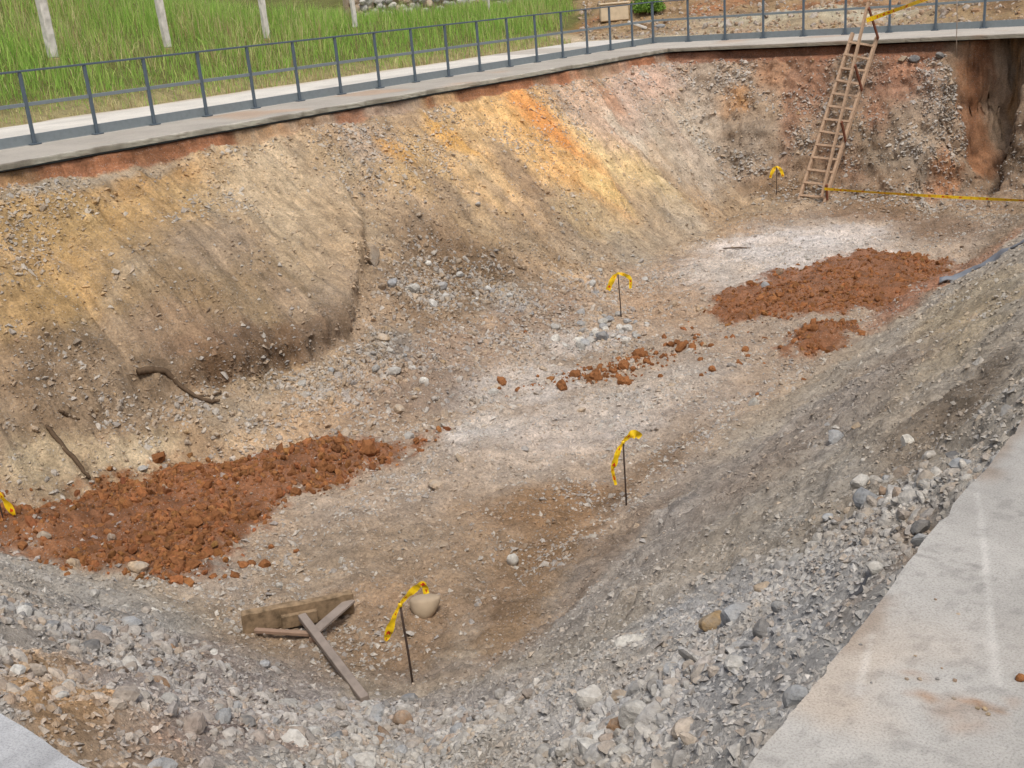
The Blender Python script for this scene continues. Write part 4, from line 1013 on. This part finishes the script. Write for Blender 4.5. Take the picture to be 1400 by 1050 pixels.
# ------------------------------------------------------------------ ladder
M_WOOD = mat_plain('ladder_wood', tuple(lin(178, 150, 124)), .28, 6, .8, .2, (3, 3, 3))
M_WOOD2 = mat_plain('dark_red_strut_wood', tuple(lin(116, 72, 54)), .25, 8, .8, .2)
FL, FR = Vector((-10.31, 23.52, -3.42)), Vector((-9.67, 23.43, -3.42))
TL, TR = Vector((-9.79, 25.27, .17)), Vector((-9.21, 25.20, .06))
lad = thing('ladder', (FL + FR) / 2, 'long wooden ladder with handrail leaning against the back slab', 'ladder')
L0 = (FL + FR) / 2
ladn = (TL - FL).cross(FR - FL).normalized()
if ladn.y > 0: ladn = -ladn
for a, b in ((FL, TL), (FR, TR)):
    bm = bmesh.new(); bar(bm, a - L0 - (b - a) * .01, b - L0, .062, .095, ladn, .006); link('stile', bm_mesh('stile', bm), M_WOOD, lad)
for i in range(13):
    t = .06 + .885 * i / 12
    a, b = FL.lerp(TL, t), FR.lerp(TR, t)
    ex = (b - a).normalized()
    dz = random.uniform(-.012, .012)
    bm = bmesh.new(); bar(bm, a - L0 - ex * .005 + ladn * .045 + Vector((0, 0, dz)), b - L0 + ex * .005 + ladn * .045 - Vector((0, 0, dz)), .05, .03, ladn, .004); link('rung', bm_mesh('rung', bm), M_WOOD, lad)
def rail_pt(t): return FR.lerp(TR, t) + Vector((0, -(.03 + .60 * t), .33 + .36 * t))
bm = bmesh.new(); bar(bm, rail_pt(-.02) - L0, rail_pt(1.02) - L0, .045, .075, ladn, .005); link('handrail', bm_mesh('handrail', bm), M_WOOD, lad)
for t in (.05, .39, .69, .99):
    bm = bmesh.new(); bar(bm, FR.lerp(TR, t) - L0 + Vector((.04, 0, 0)), rail_pt(t) - L0 + Vector((.04, 0, 0)), .03, .07, Vector((0, 1, 0)), .004); link('strut', bm_mesh('strut', bm), M_WOOD2, lad)

# ------------------------------------------------------------------ barrier tape
def mat_tape():
    t = NT('yellow_tape')
    uv = t.tc.outputs['UV']
    sp = t.node('ShaderNodeSeparateXYZ'); t.l.new(uv, sp.inputs[0])
    band = t.math('MULTIPLY', t.math('GREATER_THAN', sp.outputs[1], .24), t.math('LESS_THAN', sp.outputs[1], .76))
    mp = t.node('ShaderNodeMapping'); mp.inputs['Scale'].default_value = (13, 1.4, 1); t.l.new(uv, mp.inputs['Vector'])
    blk = t.math('GREATER_THAN', t.noise(1.0, 1, .5, mp.outputs[0]), .56)
    c = t.mix(t.math('MULTIPLY', band, blk), tuple(lin(236, 196, 24)), tuple(lin(206, 70, 24)))
    c = t.mix(1.0, c, t.ramp(t.noise(18, 3), [(.3, .8), (.7, 1.1)]), 'MULTIPLY')
    t.b.inputs['Roughness'].default_value = .38; t.b.inputs['Specular IOR Level'].default_value = .5
    t.b.inputs['Transmission Weight'].default_value = 0.0
    return t.col(c)
M_TAPE = mat_tape()
M_IRON = mat_plain('rusty_iron_rod', tuple(lin(74, 60, 52)), .35, 40, .8, .3)
RH = Vector((CAM_RIGHT.x, CAM_RIGHT.y, 0)).normalized()
DH = Vector((-RH.y, RH.x, 0))
def ribbon(pts, widths, name, uscale=1.0):
    # pts: (right, up, depth) metres; a doubled strip of film with a little thickness
    P = [RH * a + Vector((0, 0, b)) + DH * c for a, b, c in pts]
    # resample smoothly
    n = 4; R = []; Wd = []
    for i in range(len(P) - 1):
        p0 = P[max(i - 1, 0)]; p1 = P[i]; p2 = P[i + 1]; p3 = P[min(i + 2, len(P) - 1)]
        for k in range(n):
            t = k / n
            R.append(.5 * ((2 * p1) + (p2 - p0) * t + (2 * p0 - 5 * p1 + 4 * p2 - p3) * t * t + (3 * p1 - p0 - 3 * p2 + p3) * t ** 3))
            Wd.append(widths[i] + (widths[i + 1] - widths[i]) * t)
    R.append(P[-1]); Wd.append(widths[-1])
    bm = bmesh.new(); uvl = bm.loops.layers.uv.new('UVMap'); rows = []; acc = 0.0
    for i, p in enumerate(R):
        d = (R[min(i + 1, len(R) - 1)] - R[max(i - 1, 0)]).normalized()
        tw = .5 * math.sin(i * .9) 
        s = d.cross(DH); s = (s.normalized() * math.cos(tw) + DH * math.sin(tw))
        if i: acc += (R[i] - R[i - 1]).length
        fold = DH * (.006 * math.sin(i * 2.3))
        rows.append([(bm.verts.new(p - s * Wd[i] / 2), acc, 0), (bm.verts.new(p + fold), acc, .5), (bm.verts.new(p + s * Wd[i] / 2), acc, 1)])
    for i in range(len(rows) - 1):
        for k in range(2):
            q = (rows[i][k], rows[i + 1][k], rows[i + 1][k + 1], rows[i][k + 1])
            f_ = bm.faces.new([v[0] for v in q])
            for lp, v in zip(f_.loops, q): lp[uvl].uv = (v[1] * uscale, v[2])
    me = bm_mesh(name, bm, True)
    return me
def stake(x, y, h, lean, tails, label, zoff=0.0, rad=.009):
    z = float(surf(np.array([x]), np.array([y]))[0]) + zoff
    t = thing('marker_stake', (x, y, z), label, 'stake', 'taped iron marker stakes')
    bm = bmesh.new()
    top = RH * lean[0] + DH * lean[1] + Vector((0, 0, h))
    tube(bm, [Vector((0, 0, -.15)) - top * .1, top * .35 + Vector((.002, 0, 0)), top * .7, top + top * .02], rad, 8)
    link('rod', bm_mesh('rod', bm, True), M_IRON, t)
    bm = bmesh.new(); tube(bm, [top * .965, top * .98, top * 1.0, top * 1.012], [.014, .019, .018, .012], 8)
    link('tape_knot', bm_mesh('tape_knot', bm, True), M_TAPE, t)
    for pts, wd in tails:
        o = link('tape_tail', ribbon([(p[0], p[1], p[2]) for p in pts], wd, 'tape_tail', 1.0), M_TAPE, t, top)
    return t
stake(-5.33, 5.08, .70, (-.02, 0), [
    ([(0, 0, -.01), (.05, .06, -.02), (.10, .105, -.02), (.155, .15, -.02), (.185, .155, -.01), (.20, .13, .0), (.205, .07, .0)], [.02, .035, .05, .055, .05, .05, .045]),
    ([(0, 0, -.01), (-.03, -.05, -.02), (-.06, -.11, -.03), (-.095, -.19, -.03), (-.12, -.25, -.02), (-.145, -.30, -.02)], [.02, .025, .04, .065, .06, .015])],
    'rusty marker stake with yellow tape beside the round boulder')
stake(-5.50, 8.46, .70, (-.0, 0), [
    ([(0, 0, -.01), (.04, .045, -.02), (.09, .075, -.02), (.14, .075, -.02), (.17, .04, -.02)], [.02, .05, .085, .085, .05]),
    ([(0, 0, -.01), (-.04, -.06, -.02), (-.075, -.14, -.03), (-.10, -.22, -.03), (-.12, -.28, -.02), (-.11, -.36, -.02), (-.095, -.45, -.02)], [.02, .045, .06, .06, .035, .035, .03])],
    'rusty marker stake with drooping yellow tape at the foot of the brown slope')
stake(-9.12, 14.15, .72, (-.02, 0), [
    ([(0, 0, -.01), (-.06, -.05, -.02), (-.12, -.15, -.02), (-.17, -.26, -.02)], [.025, .07, .09, .075]),
    ([(0, 0, -.01), (.09, -.03, -.02), (.17, -.08, -.02), (.19, -.14, -.02), (.18, -.26, -.02)], [.025, .06, .06, .05, .045])],
    'thin marker stake with yellow tape on tan floor near the white dust')
stake(-10.70, 4.76, .34, (-.0, 0), [
    ([(0, 0, -.01), (.05, -.06, -.02), (.10, -.17, -.02), (.135, -.28, -.02)], [.03, .06, .07, .05]),
    ([(0, 0, -.01), (-.06, .03, -.02), (-.12, -.02, -.02)], [.03, .05, .05])],
    'marker stake with yellow tape at the top of the near red clay')
stake(-10.86, 23.62, .62, (.0, 0), [
    ([(0, 0, -.01), (-.06, -.05, -.02), (-.12, -.16, -.02), (-.15, -.25, -.02)], [.03, .08, .08, .05]),
    ([(0, 0, -.01), (.07, -.06, -.02), (.12, -.15, -.02), (.14, -.24, -.02)], [.03, .07, .08, .06])],
    'marker stake with yellow tape at the foot of the back bank beside the ladder')
def tape_line(a, b, sag, w, label, twist):
    a = Vector(a); b = Vector(b); d = (b - a); n = 40
    bm = bmesh.new(); uvl = bm.loops.layers.uv.new('UVMap'); rows = []
    for i in range(n + 1):
        t = i / n; p = a.lerp(b, t) + Vector((0, 0, -sag * 4 * t * (1 - t)))
        an = twist * t + .5 * math.sin(7 * t)
        dd = d.normalized(); u = Vector((0, 0, 1)); s = dd.cross(u).normalized(); u = s.cross(dd)
        v = (u * math.cos(an) + s * math.sin(an)) * w / 2
        rows.append([(bm.verts.new(p - v), t * d.length, 0), (bm.verts.new(p + v), t * d.length, 1)])
    for i in range(n):
        q = (rows[i][0], rows[i + 1][0], rows[i + 1][1], rows[i][1])
        f_ = bm.faces.new([v[0] for v in q])
        for lp, v in zip(f_.loops, q): lp[uvl].uv = (v[1], v[2])
    return tag(link('barrier_tape', bm_mesh('barrier_tape', bm, True), M_TAPE), label, 'tape')
e1 = rail_pt(.80)
tape_line(rail_pt(.02) + Vector((.03, -.03, .03)), (-5.05, 22.6, -2.90), .02, .06, 'yellow barrier tape stretched from the ladder foot across the pit floor', .6)
tape_line(rail_pt(.93) + Vector((.05, 0, -.02)), (-6.9, 26.9, 1.35), .03, .10, 'yellow barrier tape tied to the top of the ladder handrail', .5)

# ------------------------------------------------------------------ wooden bracket and timber bar
M_MUD = mat_plain('muddy_plank', tuple(lin(136, 116, 92)), .6, 13, .95, .1)
M_GWOOD = mat_plain('weathered_grey_wood', tuple(lin(142, 130, 120)), .25, 7, .85, .15)
M_RWOOD = mat_plain('reddish_wood', tuple(lin(146, 122, 104)), .25, 7, .85, .15)
def gz(x, y, dz=0.0): return Vector((x, y, float(surf(np.array([x]), np.array([y]))[0]) + dz))
A, B = gz(-7.10, 4.88, .09), gz(-6.55, 5.66, .10)
B = A + (B - A) * 1.0
br = thing('wooden_bracket', gz(-6.9, 5.3), 'muddy wooden plank bracket with triangular braces lying on the floor', 'bracket')
o0 = br.location
dirp = (B - A).normalized(); side = dirp.cross(Vector((0, 0, 1))).normalized()
bm = bmesh.new(); bar(bm, A - o0, B - o0, .075, .20, (0, 0, 1), .012)
bmesh.ops.subdivide_edges(bm, edges=[e for e in bm.edges if e.calc_length() > .5], cuts=14, use_grid_fill=True)
for v in bm.verts: v.co += Vector((random.gauss(0, .004), random.gauss(0, .004), random.gauss(0, .004)))
link('plank', bm_mesh('plank', bm), M_MUD, br)
bm = bmesh.new(); bar(bm, A.lerp(B, .34) - o0 + side * .062 + Vector((0, 0, -.03)), A.lerp(B, .66) - o0 + side * .062 + Vector((0, 0, -.03)), .045, .12, (0, 0, 1), .006); link('cleat', bm_mesh('cleat', bm), M_MUD, br)
J = gz(-6.48, 5.14, .045)
bm = bmesh.new(); bar(bm, A.lerp(B, .10) - o0 + side * .10 - Vector((0, 0, .035)), J - o0, .045, .035, (0, 0, 1), .005); link('brace', bm_mesh('brace', bm), M_RWOOD, br)
bm = bmesh.new(); bar(bm, B - dirp * .02 - o0 + side * .02 + Vector((0, 0, .03)), J - o0 + Vector((0, 0, .028)), .095, .025, (0, 0, 1), .004); link('brace', bm_mesh('brace', bm), M_GWOOD, br)
bm = bmesh.new(); box(bm, J - o0 + side * .03 - Vector((0, 0, .02)), (.10, .075, .05), Matrix.Rotation(.5, 3, 'Z'), .005); link('block', bm_mesh('block', bm), M_RWOOD, br)
q0 = A.lerp(B, .52) + side * .13 + Vector((0, 0, .03)); q1 = gz(-5.42, 4.66, .03)
bm = bmesh.new(); bar(bm, q0 - q1, Vector((0, 0, 0)), .07, .05, (0, 0, 1), .005)
tag(link('timber_bar', bm_mesh('timber_bar', bm), M_GWOOD, None, q1), 'grey squared timber bar with one end resting on the plank bracket', 'timber')

# ------------------------------------------------------------------ boulder, round stone
M_BOUL = mat_plain('smooth_tan_stone', tuple(lin(168, 150, 126)), .14, 12, .8, .2)
bm = bmesh.new(); bmesh.ops.create_icosphere(bm, subdivisions=4, radius=1.0)
for v in bm.verts:
    c = v.co.copy()
    u = c.x
    # flat brow on top, round belly, drawn to a blunt point on one side
    z = c.z if c.z < 0 else c.z * .30
    z = z * (1.0 if u < 0 else 1 - .30 * u * u)
    z += .10 * max(0, u) ** 2
    x = c.x * (1.0 if u < 0 else 1.18)
    yy, zz = c.y * .125, z * .17
    an = math.radians(30)
    yy, zz = yy * math.cos(an) + zz * math.sin(an), -yy * math.sin(an) * .55 + zz * math.cos(an)
    v.co = RH * x * .125 + DH * yy + Vector((0, 0, zz))
bo = link('boulder', bm_mesh('boulder', bm, True), M_BOUL, None, gz(-6.03, 6.0, .125))
tag(bo, 'smooth tan rounded boulder with a flat top behind the nearest marker stake', 'boulder')
bo['label'] = 'smooth tan rounded boulder with a flat top on the brown floor'
bm = bmesh.new(); bmesh.ops.create_icosphere(bm, subdivisions=3, radius=1.0)
for v in bm.verts:
    c = v.co; r = 1 + .05 * math.sin(5 * c.x + 2 * c.y) + .04 * math.sin(7 * c.z + 3 * c.x)
    v.co = Vector((c.x * .056 * r, c.y * .056 * r, c.z * .060 * r))
tag(link('round_stone', bm_mesh('round_stone', bm, True), ROCKM['white'], None, gz(-5.92, 7.12, .035)), 'round pale stone like a ball alone on the brown floor', 'stone')

# ------------------------------------------------------------------ roots, hose, strip, cable
M_ROOT = mat_plain('dark_root', tuple(lin(92, 76, 60)), .3, 30, .9, .1)
def root(path, radii, label, twigs=()):
    base = gz(*path[0]); t = thing('root', base, label, 'root')
    def run(pth, rad, nm):
        pts = []
        for k, (x, y) in enumerate(pth):
            pts.append(gz(x, y, .045 + .012 * math.sin(k * 2.1)) - base)
        P = []
        R = []
        for i in range(len(pts) - 1):
            for k in range(4):
                P.append(pts[i].lerp(pts[i + 1], k / 4) + Vector((random.gauss(0, .007), random.gauss(0, .007), random.gauss(0, .007)))); R.append(rad[i] + (rad[i + 1] - rad[i]) * k / 4)
        P.append(pts[-1]); R.append(rad[-1])
        bm = bmesh.new(); tube(bm, P, R, 7); link(nm, bm_mesh(nm, bm, True), M_ROOT, t)
    run(path, radii, 'stem')
    for pth, rad in twigs: run(pth, rad, 'twig')
    return t
root(ROOT_A, [.045, .05, .04, .028, .025, .028, .016], 'dark forked root hanging out below the firm dark face', [([ROOT_A[4], ROOT_A_T[0], ROOT_A_T[1]], [.02, .016, .01])])
root(ROOT_B, [.016, .028, .03, .026, .018], 'straight dark root lying on the pale soil above the red clay')
root(ROOT_C, [.012, .026, .022, .01], 'short root end lying uphill of the straight dark root')
M_HOSE = mat_plain('dark_hose', tuple(lin(70, 70, 72)), .2, 20, .55, .3)
hp = [Vector((x, y, 0)) for x, y in HOSE]
hb = gz(HOSE[0][0], HOSE[0][1])
bm = bmesh.new(); tube(bm, [gz(x, y, .018) - hb for x, y in HOSE], [.004, .010, .011, .010, .009, .004], 8, .6)
tag(link('hose', bm_mesh('hose', bm, True), M_HOSE, None, hb), 'short dark hose end lying in the brown soil by the slab', 'hose')
M_SHEET = mat_plain('grey_sheet', tuple(lin(122, 126, 132)), .15, 10, .6, .3)
sb = gz(STRIP[0][0], STRIP[0][1]); rows = []
bm = bmesh.new()
N = 36
sx = np.interp(np.linspace(0, 1, N), np.linspace(0, 1, len(STRIP)), [p[0] for p in STRIP]); sy = np.interp(np.linspace(0, 1, N), np.linspace(0, 1, len(STRIP)), [p[1] for p in STRIP])
for i in range(N):
    w = .26 * (.45 + .55 * min(1, i / 8)) 
    row = []
    for k in range(5):
        f_ = k / 4 - .5
        x = sx[i] - f_ * w * .45; y = sy[i] + f_ * w * 1.5 + .03 * math.sin(i * .9)
        zz = .05 + .055 * math.sin(math.pi * (k / 4)) + .02 * math.sin(i * .7 + k)
        row.append(bm.verts.new(gz(x, y, zz) - sb))
    rows.append(row)
for i in range(N - 1):
    for k in range(4): bm.faces.new((rows[i][k], rows[i][k + 1], rows[i + 1][k + 1], rows[i + 1][k]))
bmesh.ops.recalc_face_normals(bm, faces=bm.faces)
ext = bmesh.ops.extrude_face_region(bm, geom=list(bm.faces))
for v in [g for g in ext['geom'] if isinstance(g, bmesh.types.BMVert)]: v.co.z -= .025
tag(link('liner_strip', bm_mesh('liner_strip', bm, True), M_SHEET, None, sb), 'grey strip of plastic liner trailing down the right slope', 'liner')
M_CABLE = mat_plain('pale_cable', tuple(lin(150, 135, 120)), .15, 30, .7, .2)
bm = bmesh.new(); cb = Vector((-7.52, 25.33, -.45))
tube(bm, [Vector((0, .02, 0)), Vector((-.012, -.03, .4)), Vector((-.02, -.03, .8)), Vector((-.05, -.03, 1.25)), Vector((-.06, 1.0, 1.34)), Vector((-.07, 2.385, 1.56))], .009, 6)
tag(link('cable', bm_mesh('cable', bm, True), M_CABLE, None, cb), 'thin pale cable hanging over the back slab edge', 'cable')

# ------------------------------------------------------------------ stray sticks
M_PEG = mat_plain('white_peg', tuple(lin(226, 222, 212)), .1, 20, .7, .2)
bm = bmesh.new(); bar(bm, (0, 0, 0), (.03, -.05, .20), .035, .02, (1, 0, 0), .003)
tag(link('peg', bm_mesh('peg', bm), M_PEG, None, gz(-11.42, 24.62, .0)), 'white wooden peg stuck in the back bank left of the ladder', 'peg')
bm = bmesh.new(); tube(bm, [Vector((0, 0, 0)), Vector((.3, .08, .015)), Vector((.62, .2, .0))], [.012, .014, .009], 6)
tag(link('stick', bm_mesh('stick', bm, True), M_ROOT, None, gz(-9.85, 19.0, .02)), 'thin dark stick lying on the white dust patch', 'stick')

# ------------------------------------------------------------------ crumbs on the near slab
crumbs = [(-.495, 2.405, .024, .018, 'clod'), (-.69, 2.29, .012, .007, 'tan'), (-.715, 2.275, .009, .006, 'tan'), (-.655, 2.31, .009, .008, 'dark'), (-.62, 2.325, .010, .007, 'rust'), (-.86, 2.36, .010, .006, 'dark'),
          (-.60, 2.255, .008, .005, 'tan'), (-.73, 2.38, .007, .004, 'tan'), (-.70, 2.62, .010, .004, 'tan'), (-.77, 2.66, .008, .006, 'rust'), (-.66, 2.36, .006, .004, 'rust'), (-.78, 2.22, .006, .004, 'dark'), (-.545, 2.245, .009, .007, 'ochre'), (-.53, 2.25, .012, .008, 'ochre'), (-.52, 2.235, .010, .006, 'ochre')]
for i, (x, y, w, h, pal) in enumerate(crumbs):
    rng = np.random.default_rng(700 + i); V, F = clod_shape(ICO2, rng)
    o = link('soil_crumb', np_mesh('soil_crumb', V * np.array([w * .55, w * .42, h * .6]), F), ROCKM[pal], None, (x, y, h * .35))
    if i == 0: tag(o, 'red soil crumb, the biggest on the pale concrete slab', 'soil crumb')
    else: tag(o, 'small %s crumb lying on the pale concrete slab' % ADJ[pal], 'soil crumb', 'crumbs on the slab')

# ------------------------------------------------------------------ grass bank
def bank_pt(x, y, dz=0.0): return Vector((x, y, float(bank_z(np.array([x]), np.array([y]))[0]) + dz))
def blades(name, x, y, h, w, col, lean, rng):
    n = len(x); z = bank_z(x, y) - .02
    az = rng.uniform(0, 6.28, n); la = rng.uniform(0, 6.28, n); ln = np.abs(rng.normal(0, lean, n)) * h
    bx, by = np.cos(az) * w / 2, np.sin(az) * w / 2
    lx, ly = np.cos(la) * ln, np.sin(la) * ln
    V = np.zeros((n, 5, 3))
    V[:, 0] = np.stack([x - bx, y - by, z], 1); V[:, 1] = np.stack([x + bx, y + by, z], 1)
    V[:, 2] = np.stack([x - bx * .7 + lx * .35, y - by * .7 + ly * .35, z + h * .55], 1); V[:, 3] = np.stack([x + bx * .7 + lx * .35, y + by * .7 + ly * .35, z + h * .55], 1)
    V[:, 4] = np.stack([x + lx, y + ly, z + h * (1 - .25 * np.minimum(ln / h, 1))], 1)
    b = (np.arange(n) * 5)[:, None, None]
    F = (np.array([[0, 1, 3], [0, 3, 2], [2, 3, 4]])[None] + b).reshape(-1, 3)
    return np_mesh(name, V.reshape(-1, 3), F, False, np.repeat(col, 5, 0))
def mat_grass():
    t = NT('grass_blades'); c = t.attr('col').outputs['Color']
    t.b.inputs['Roughness'].default_value = .7; t.b.inputs['Specular IOR Level'].default_value = .2
    tr = t.node('ShaderNodeBsdfTranslucent'); t.l.new(c, tr.inputs[0])
    mx = t.node('ShaderNodeMixShader'); mx.inputs[0].default_value = .35
    out = [n for n in t.n if n.type == 'OUTPUT_MATERIAL'][0]
    t.l.new(t.b.outputs[0], mx.inputs[1]); t.l.new(tr.outputs[0], mx.inputs[2]); t.l.new(mx.outputs[0], out.inputs[0])
    return t.col(c)
M_GRASS = mat_grass()
gr = np.random.default_rng(21)
N = 210000
gxs = -20.62 - gr.uniform(0, 1, N) ** 1.15 * 17; gys = gr.uniform(4, 52, N)
keep = gys < (-gxs * 1.47 + 3.0 * fbm(gxs * .5, gys * .5, 131, 4) - .8)
keep &= ~((gxs < -26.9) & (gxs > -28.6) & (gys > 27.3) & (gys < 36.5))
a = -20.55 - gxs
cl = fbm(gxs * .8, gys * .8, 132, 4); cl2 = fbm(gxs * .25, gys * .25, 133, 3)
keep &= gr.uniform(0, 1, N) < np.clip(.62 + .6 * cl, .2, 1) * (.7 + .3 * sstep(.1, 1.2, a))
gxs, gys, a, cl, cl2 = gxs[keep], gys[keep], a[keep], cl[keep], cl2[keep]
n = len(gxs)
tall = sstep(.6, 3.0, a)
h = (.22 + .34 * tall * (1 - .72 * sstep(3.6, 4.6, a) * sstep(23.5, 26, gys))) * gr.uniform(.55, 1.35, n) * np.clip(1 + .6 * cl, .5, 1.6)
w = .009 + .011 * gr.uniform(0, 1, n)
pg = np.array([lin(160, 196, 90), lin(140, 182, 78), lin(192, 208, 118), lin(210, 200, 146), lin(176, 152, 112), lin(128, 152, 76)])
dry = np.clip(.09 + .35 * sstep(.0, .5, cl2 + .4 * cl) + .5 * sstep(1.4, .2, a), 0, .9)
u = gr.uniform(0, 1, n); ki = np.where(u < dry, np.where(gr.uniform(0, 1, n) < .62, 3, 4), gr.choice([0, 1, 2, 5], n, p=[.40, .27, .21, .12]))
gcx = pg[ki] * gr.uniform(.75, 1.25, (n, 1))
tag(link('grass', blades('grass', gxs, gys, h, w, gcx, .33, gr), M_GRASS), 'tall green and straw coloured grass covering the bank behind the path', 'grass', kind='stuff')
# shrub and small tufts beyond the corner heap
def leaf_cloud(name, c, r, n, cols, rng, size, mat, parent=None):
    d_ = rng.normal(size=(n, 3)); d_ /= np.linalg.norm(d_, axis=1)[:, None]
    lump = 1 + .35 * np.sin(d_ @ rng.normal(size=(3, 4)) * 3.0).sum(1) / 2
    p = d_ * (rng.uniform(.25, 1, (n, 1)) ** .5) * np.array(r) * lump[:, None]; p[:, 2] = np.abs(p[:, 2])
    t1 = rng.normal(size=(n, 3)); t1 /= np.linalg.norm(t1, axis=1)[:, None]; t2 = np.cross(t1, rng.normal(size=(n, 3))); t2 /= np.linalg.norm(t2, axis=1)[:, None]
    s = size * rng.uniform(.6, 1.3, (n, 1))
    V = np.stack([p - t1 * s, p + t2 * s * .45, p + t1 * s, p - t2 * s * .45], 1).reshape(-1, 3)
    F = (np.array([[0, 1, 2, 3]])[None] + (np.arange(n) * 4)[:, None, None]).reshape(-1, 4)
    return link(name, np_mesh(name, V, F, False, np.repeat(np.array(cols)[rng.integers(0, len(cols), n)] * rng.uniform(.7, 1.25, (n, 1)), 4, 0)), mat, parent)
M_BARK = mat_plain('shrub_bark', tuple(lin(96, 78, 58)), .25, 20, .9, .1)
for (x, y, r, lab) in ((-19.95, 33.5, (.5, .55, .5), 'leafy green shrub growing behind the corner spoil heap'),):
    b = bank_pt(x, y); t = thing('shrub', b, lab, 'shrub')
    bm = bmesh.new()
    for k in range(6):
        an = k * 1.05; tube(bm, [Vector((0, 0, -.1)), Vector((math.cos(an) * r[0] * .3, math.sin(an) * r[1] * .3, r[2] * .4)), Vector((math.cos(an) * r[0] * .6, math.sin(an) * r[1] * .6, r[2] * .8))], [.03, .02, .008], 5)
    link('stems', bm_mesh('stems', bm, True), M_BARK, t)
    leaf_cloud('foliage', b, r, 2600, [lin(120, 156, 66), lin(146, 178, 84), lin(92, 124, 50)], gr, .06, M_GRASS, t)

# ------------------------------------------------------------------ white fence posts
M_POST = mat_plain('whitewashed_post', tuple(lin(206, 200, 190)), .22, 9, .85, .15)
M_POSTB = mat_plain('stained_post_foot', tuple(lin(168, 140, 112)), .25, 9, .9, .1)
plabs = ['thick whitewashed fence post on the grass bank, brown at the foot', 'whitewashed fence post between the thick post and the slimmer ones', 'slim whitewashed fence post in tall grass', 'whitewashed fence post beside the rubble wall', 'thin whitewashed fence post in front of the rubble wall', 'whitewashed fence post at the low end of the grass bank']
for k, (x, y, wd, ln) in enumerate([(-23.8, 14.2, .19, .0), (-23.8, 17.25, .16, -.02), (-23.8, 20.4, .145, .0), (-23.9, 23.8, .12, .0), (-24.2, 30.4, .07, .0), (-23.8, 11.1, .17, .02)]):
    b = bank_pt(x, y, -.1); t = thing('fence_post', b, plabs[k], 'post', 'whitewashed fence posts')
    bm = bmesh.new(); bar(bm, (0, 0, .28), (ln, ln * .5 - .03, 2.1), wd, wd, (1, 0, 0), .02)
    bmesh.ops.subdivide_edges(bm, edges=[e for e in bm.edges if e.calc_length() > 1], cuts=10)
    for v in bm.verts: v.co += Vector((random.gauss(0, .006), random.gauss(0, .006), 0))
    link('shaft', bm_mesh('shaft', bm), M_POST, t)
    bm = bmesh.new(); bar(bm, (0, 0, -.3), (0, 0, .279), wd * 1.03, wd * 1.03, (1, 0, 0), .02); link('foot', bm_mesh('foot', bm), M_POSTB, t)

# ------------------------------------------------------------------ rubble wall far up the bank
wall = thing('rubble_wall', bank_pt(-27.8, 31.8), 'dry rubble stone wall standing above the grass bank', 'wall')
wrng = np.random.default_rng(31); wb = wall.location
wm = []
for k in range(8):
    V, F = rock_shape(ICO2, wrng, 9, .25, .02); me = np_mesh('stone', V, F, False)
    me.materials.append(ROCKM[['pale', 'tan', 'white', 'grey', 'white', 'tan', 'pale', 'pale'][k]]); wm.append(me)
cnt = 0
for row in range(7):
    y = 27.4 + wrng.uniform(0, .2)
    while y < 36.2:
        s = wrng.uniform(.12, .20)
        y += s * 1.7
        if wrng.uniform() < .05 + .07 * row: continue
        x = -27.75 + wrng.normal(0, .10) - row * .07
        g = bank_pt(x, y)
        o = link('stone', wm[int(wrng.integers(0, 8))], None, wall, Vector((x, y, g.z + .10 + row * .21 + wrng.normal(0, .02))) - wb)
        o.scale = (s * .9, s * 1.05, s * .82); o.rotation_euler = (wrng.normal(0, .25), wrng.normal(0, .25), wrng.uniform(0, 6.28)); cnt += 1
bm = bmesh.new()
for yy in np.arange(27.5, 36.2, .6):
    g = bank_pt(-27.95, yy + .3); box(bm, Vector((-27.98, yy + .3, g.z + .42)) - wb, (.16, .61, .95))
link('core', bm_mesh('core', bm), ROCKM['tan'], wall)

# ------------------------------------------------------------------ things on the corner heap
M_BLOCK = mat_plain('beige_concrete', tuple(lin(206, 186, 156)), .15, 6, .9, .1)
b = bank_pt(-20.70, 32.55, -.02); t = thing('concrete_block', b, 'beige concrete block with a lid slab at the end of the grass', 'block', None, .65)
bm = bmesh.new(); box(bm, (0, 0, .20), (.92, .48, .52), None, .03); link('body', bm_mesh('body', bm), M_BLOCK, t)
bm = bmesh.new(); box(bm, (.02, 0, .488), (1.0, .56, .05), None, .012); link('lid', bm_mesh('lid', bm), M_BLOCK, t)
b = bank_pt(-19.25, 31.6, .10)
bm = bmesh.new(); bar(bm, (-.28, -.1, .16), (.26, .15, -.08), .10, .07, (0, 0, 1), .01)
tag(link('plank', bm_mesh('plank', bm), M_POST, None, b), 'short pale plank lying on the corner spoil heap', 'plank')
rng = np.random.default_rng(77); V, F = rock_shape(ICO3, rng, 8, .2, .01)
gg = bank_pt(-18.64, 31.95, .05)
tag(link('rock', np_mesh('rock', V * np.array([.17, .13, .09]), F), ROCKM['grey'], None, gg), 'blue grey stone lying on the spoil behind the railing corner', 'rock')
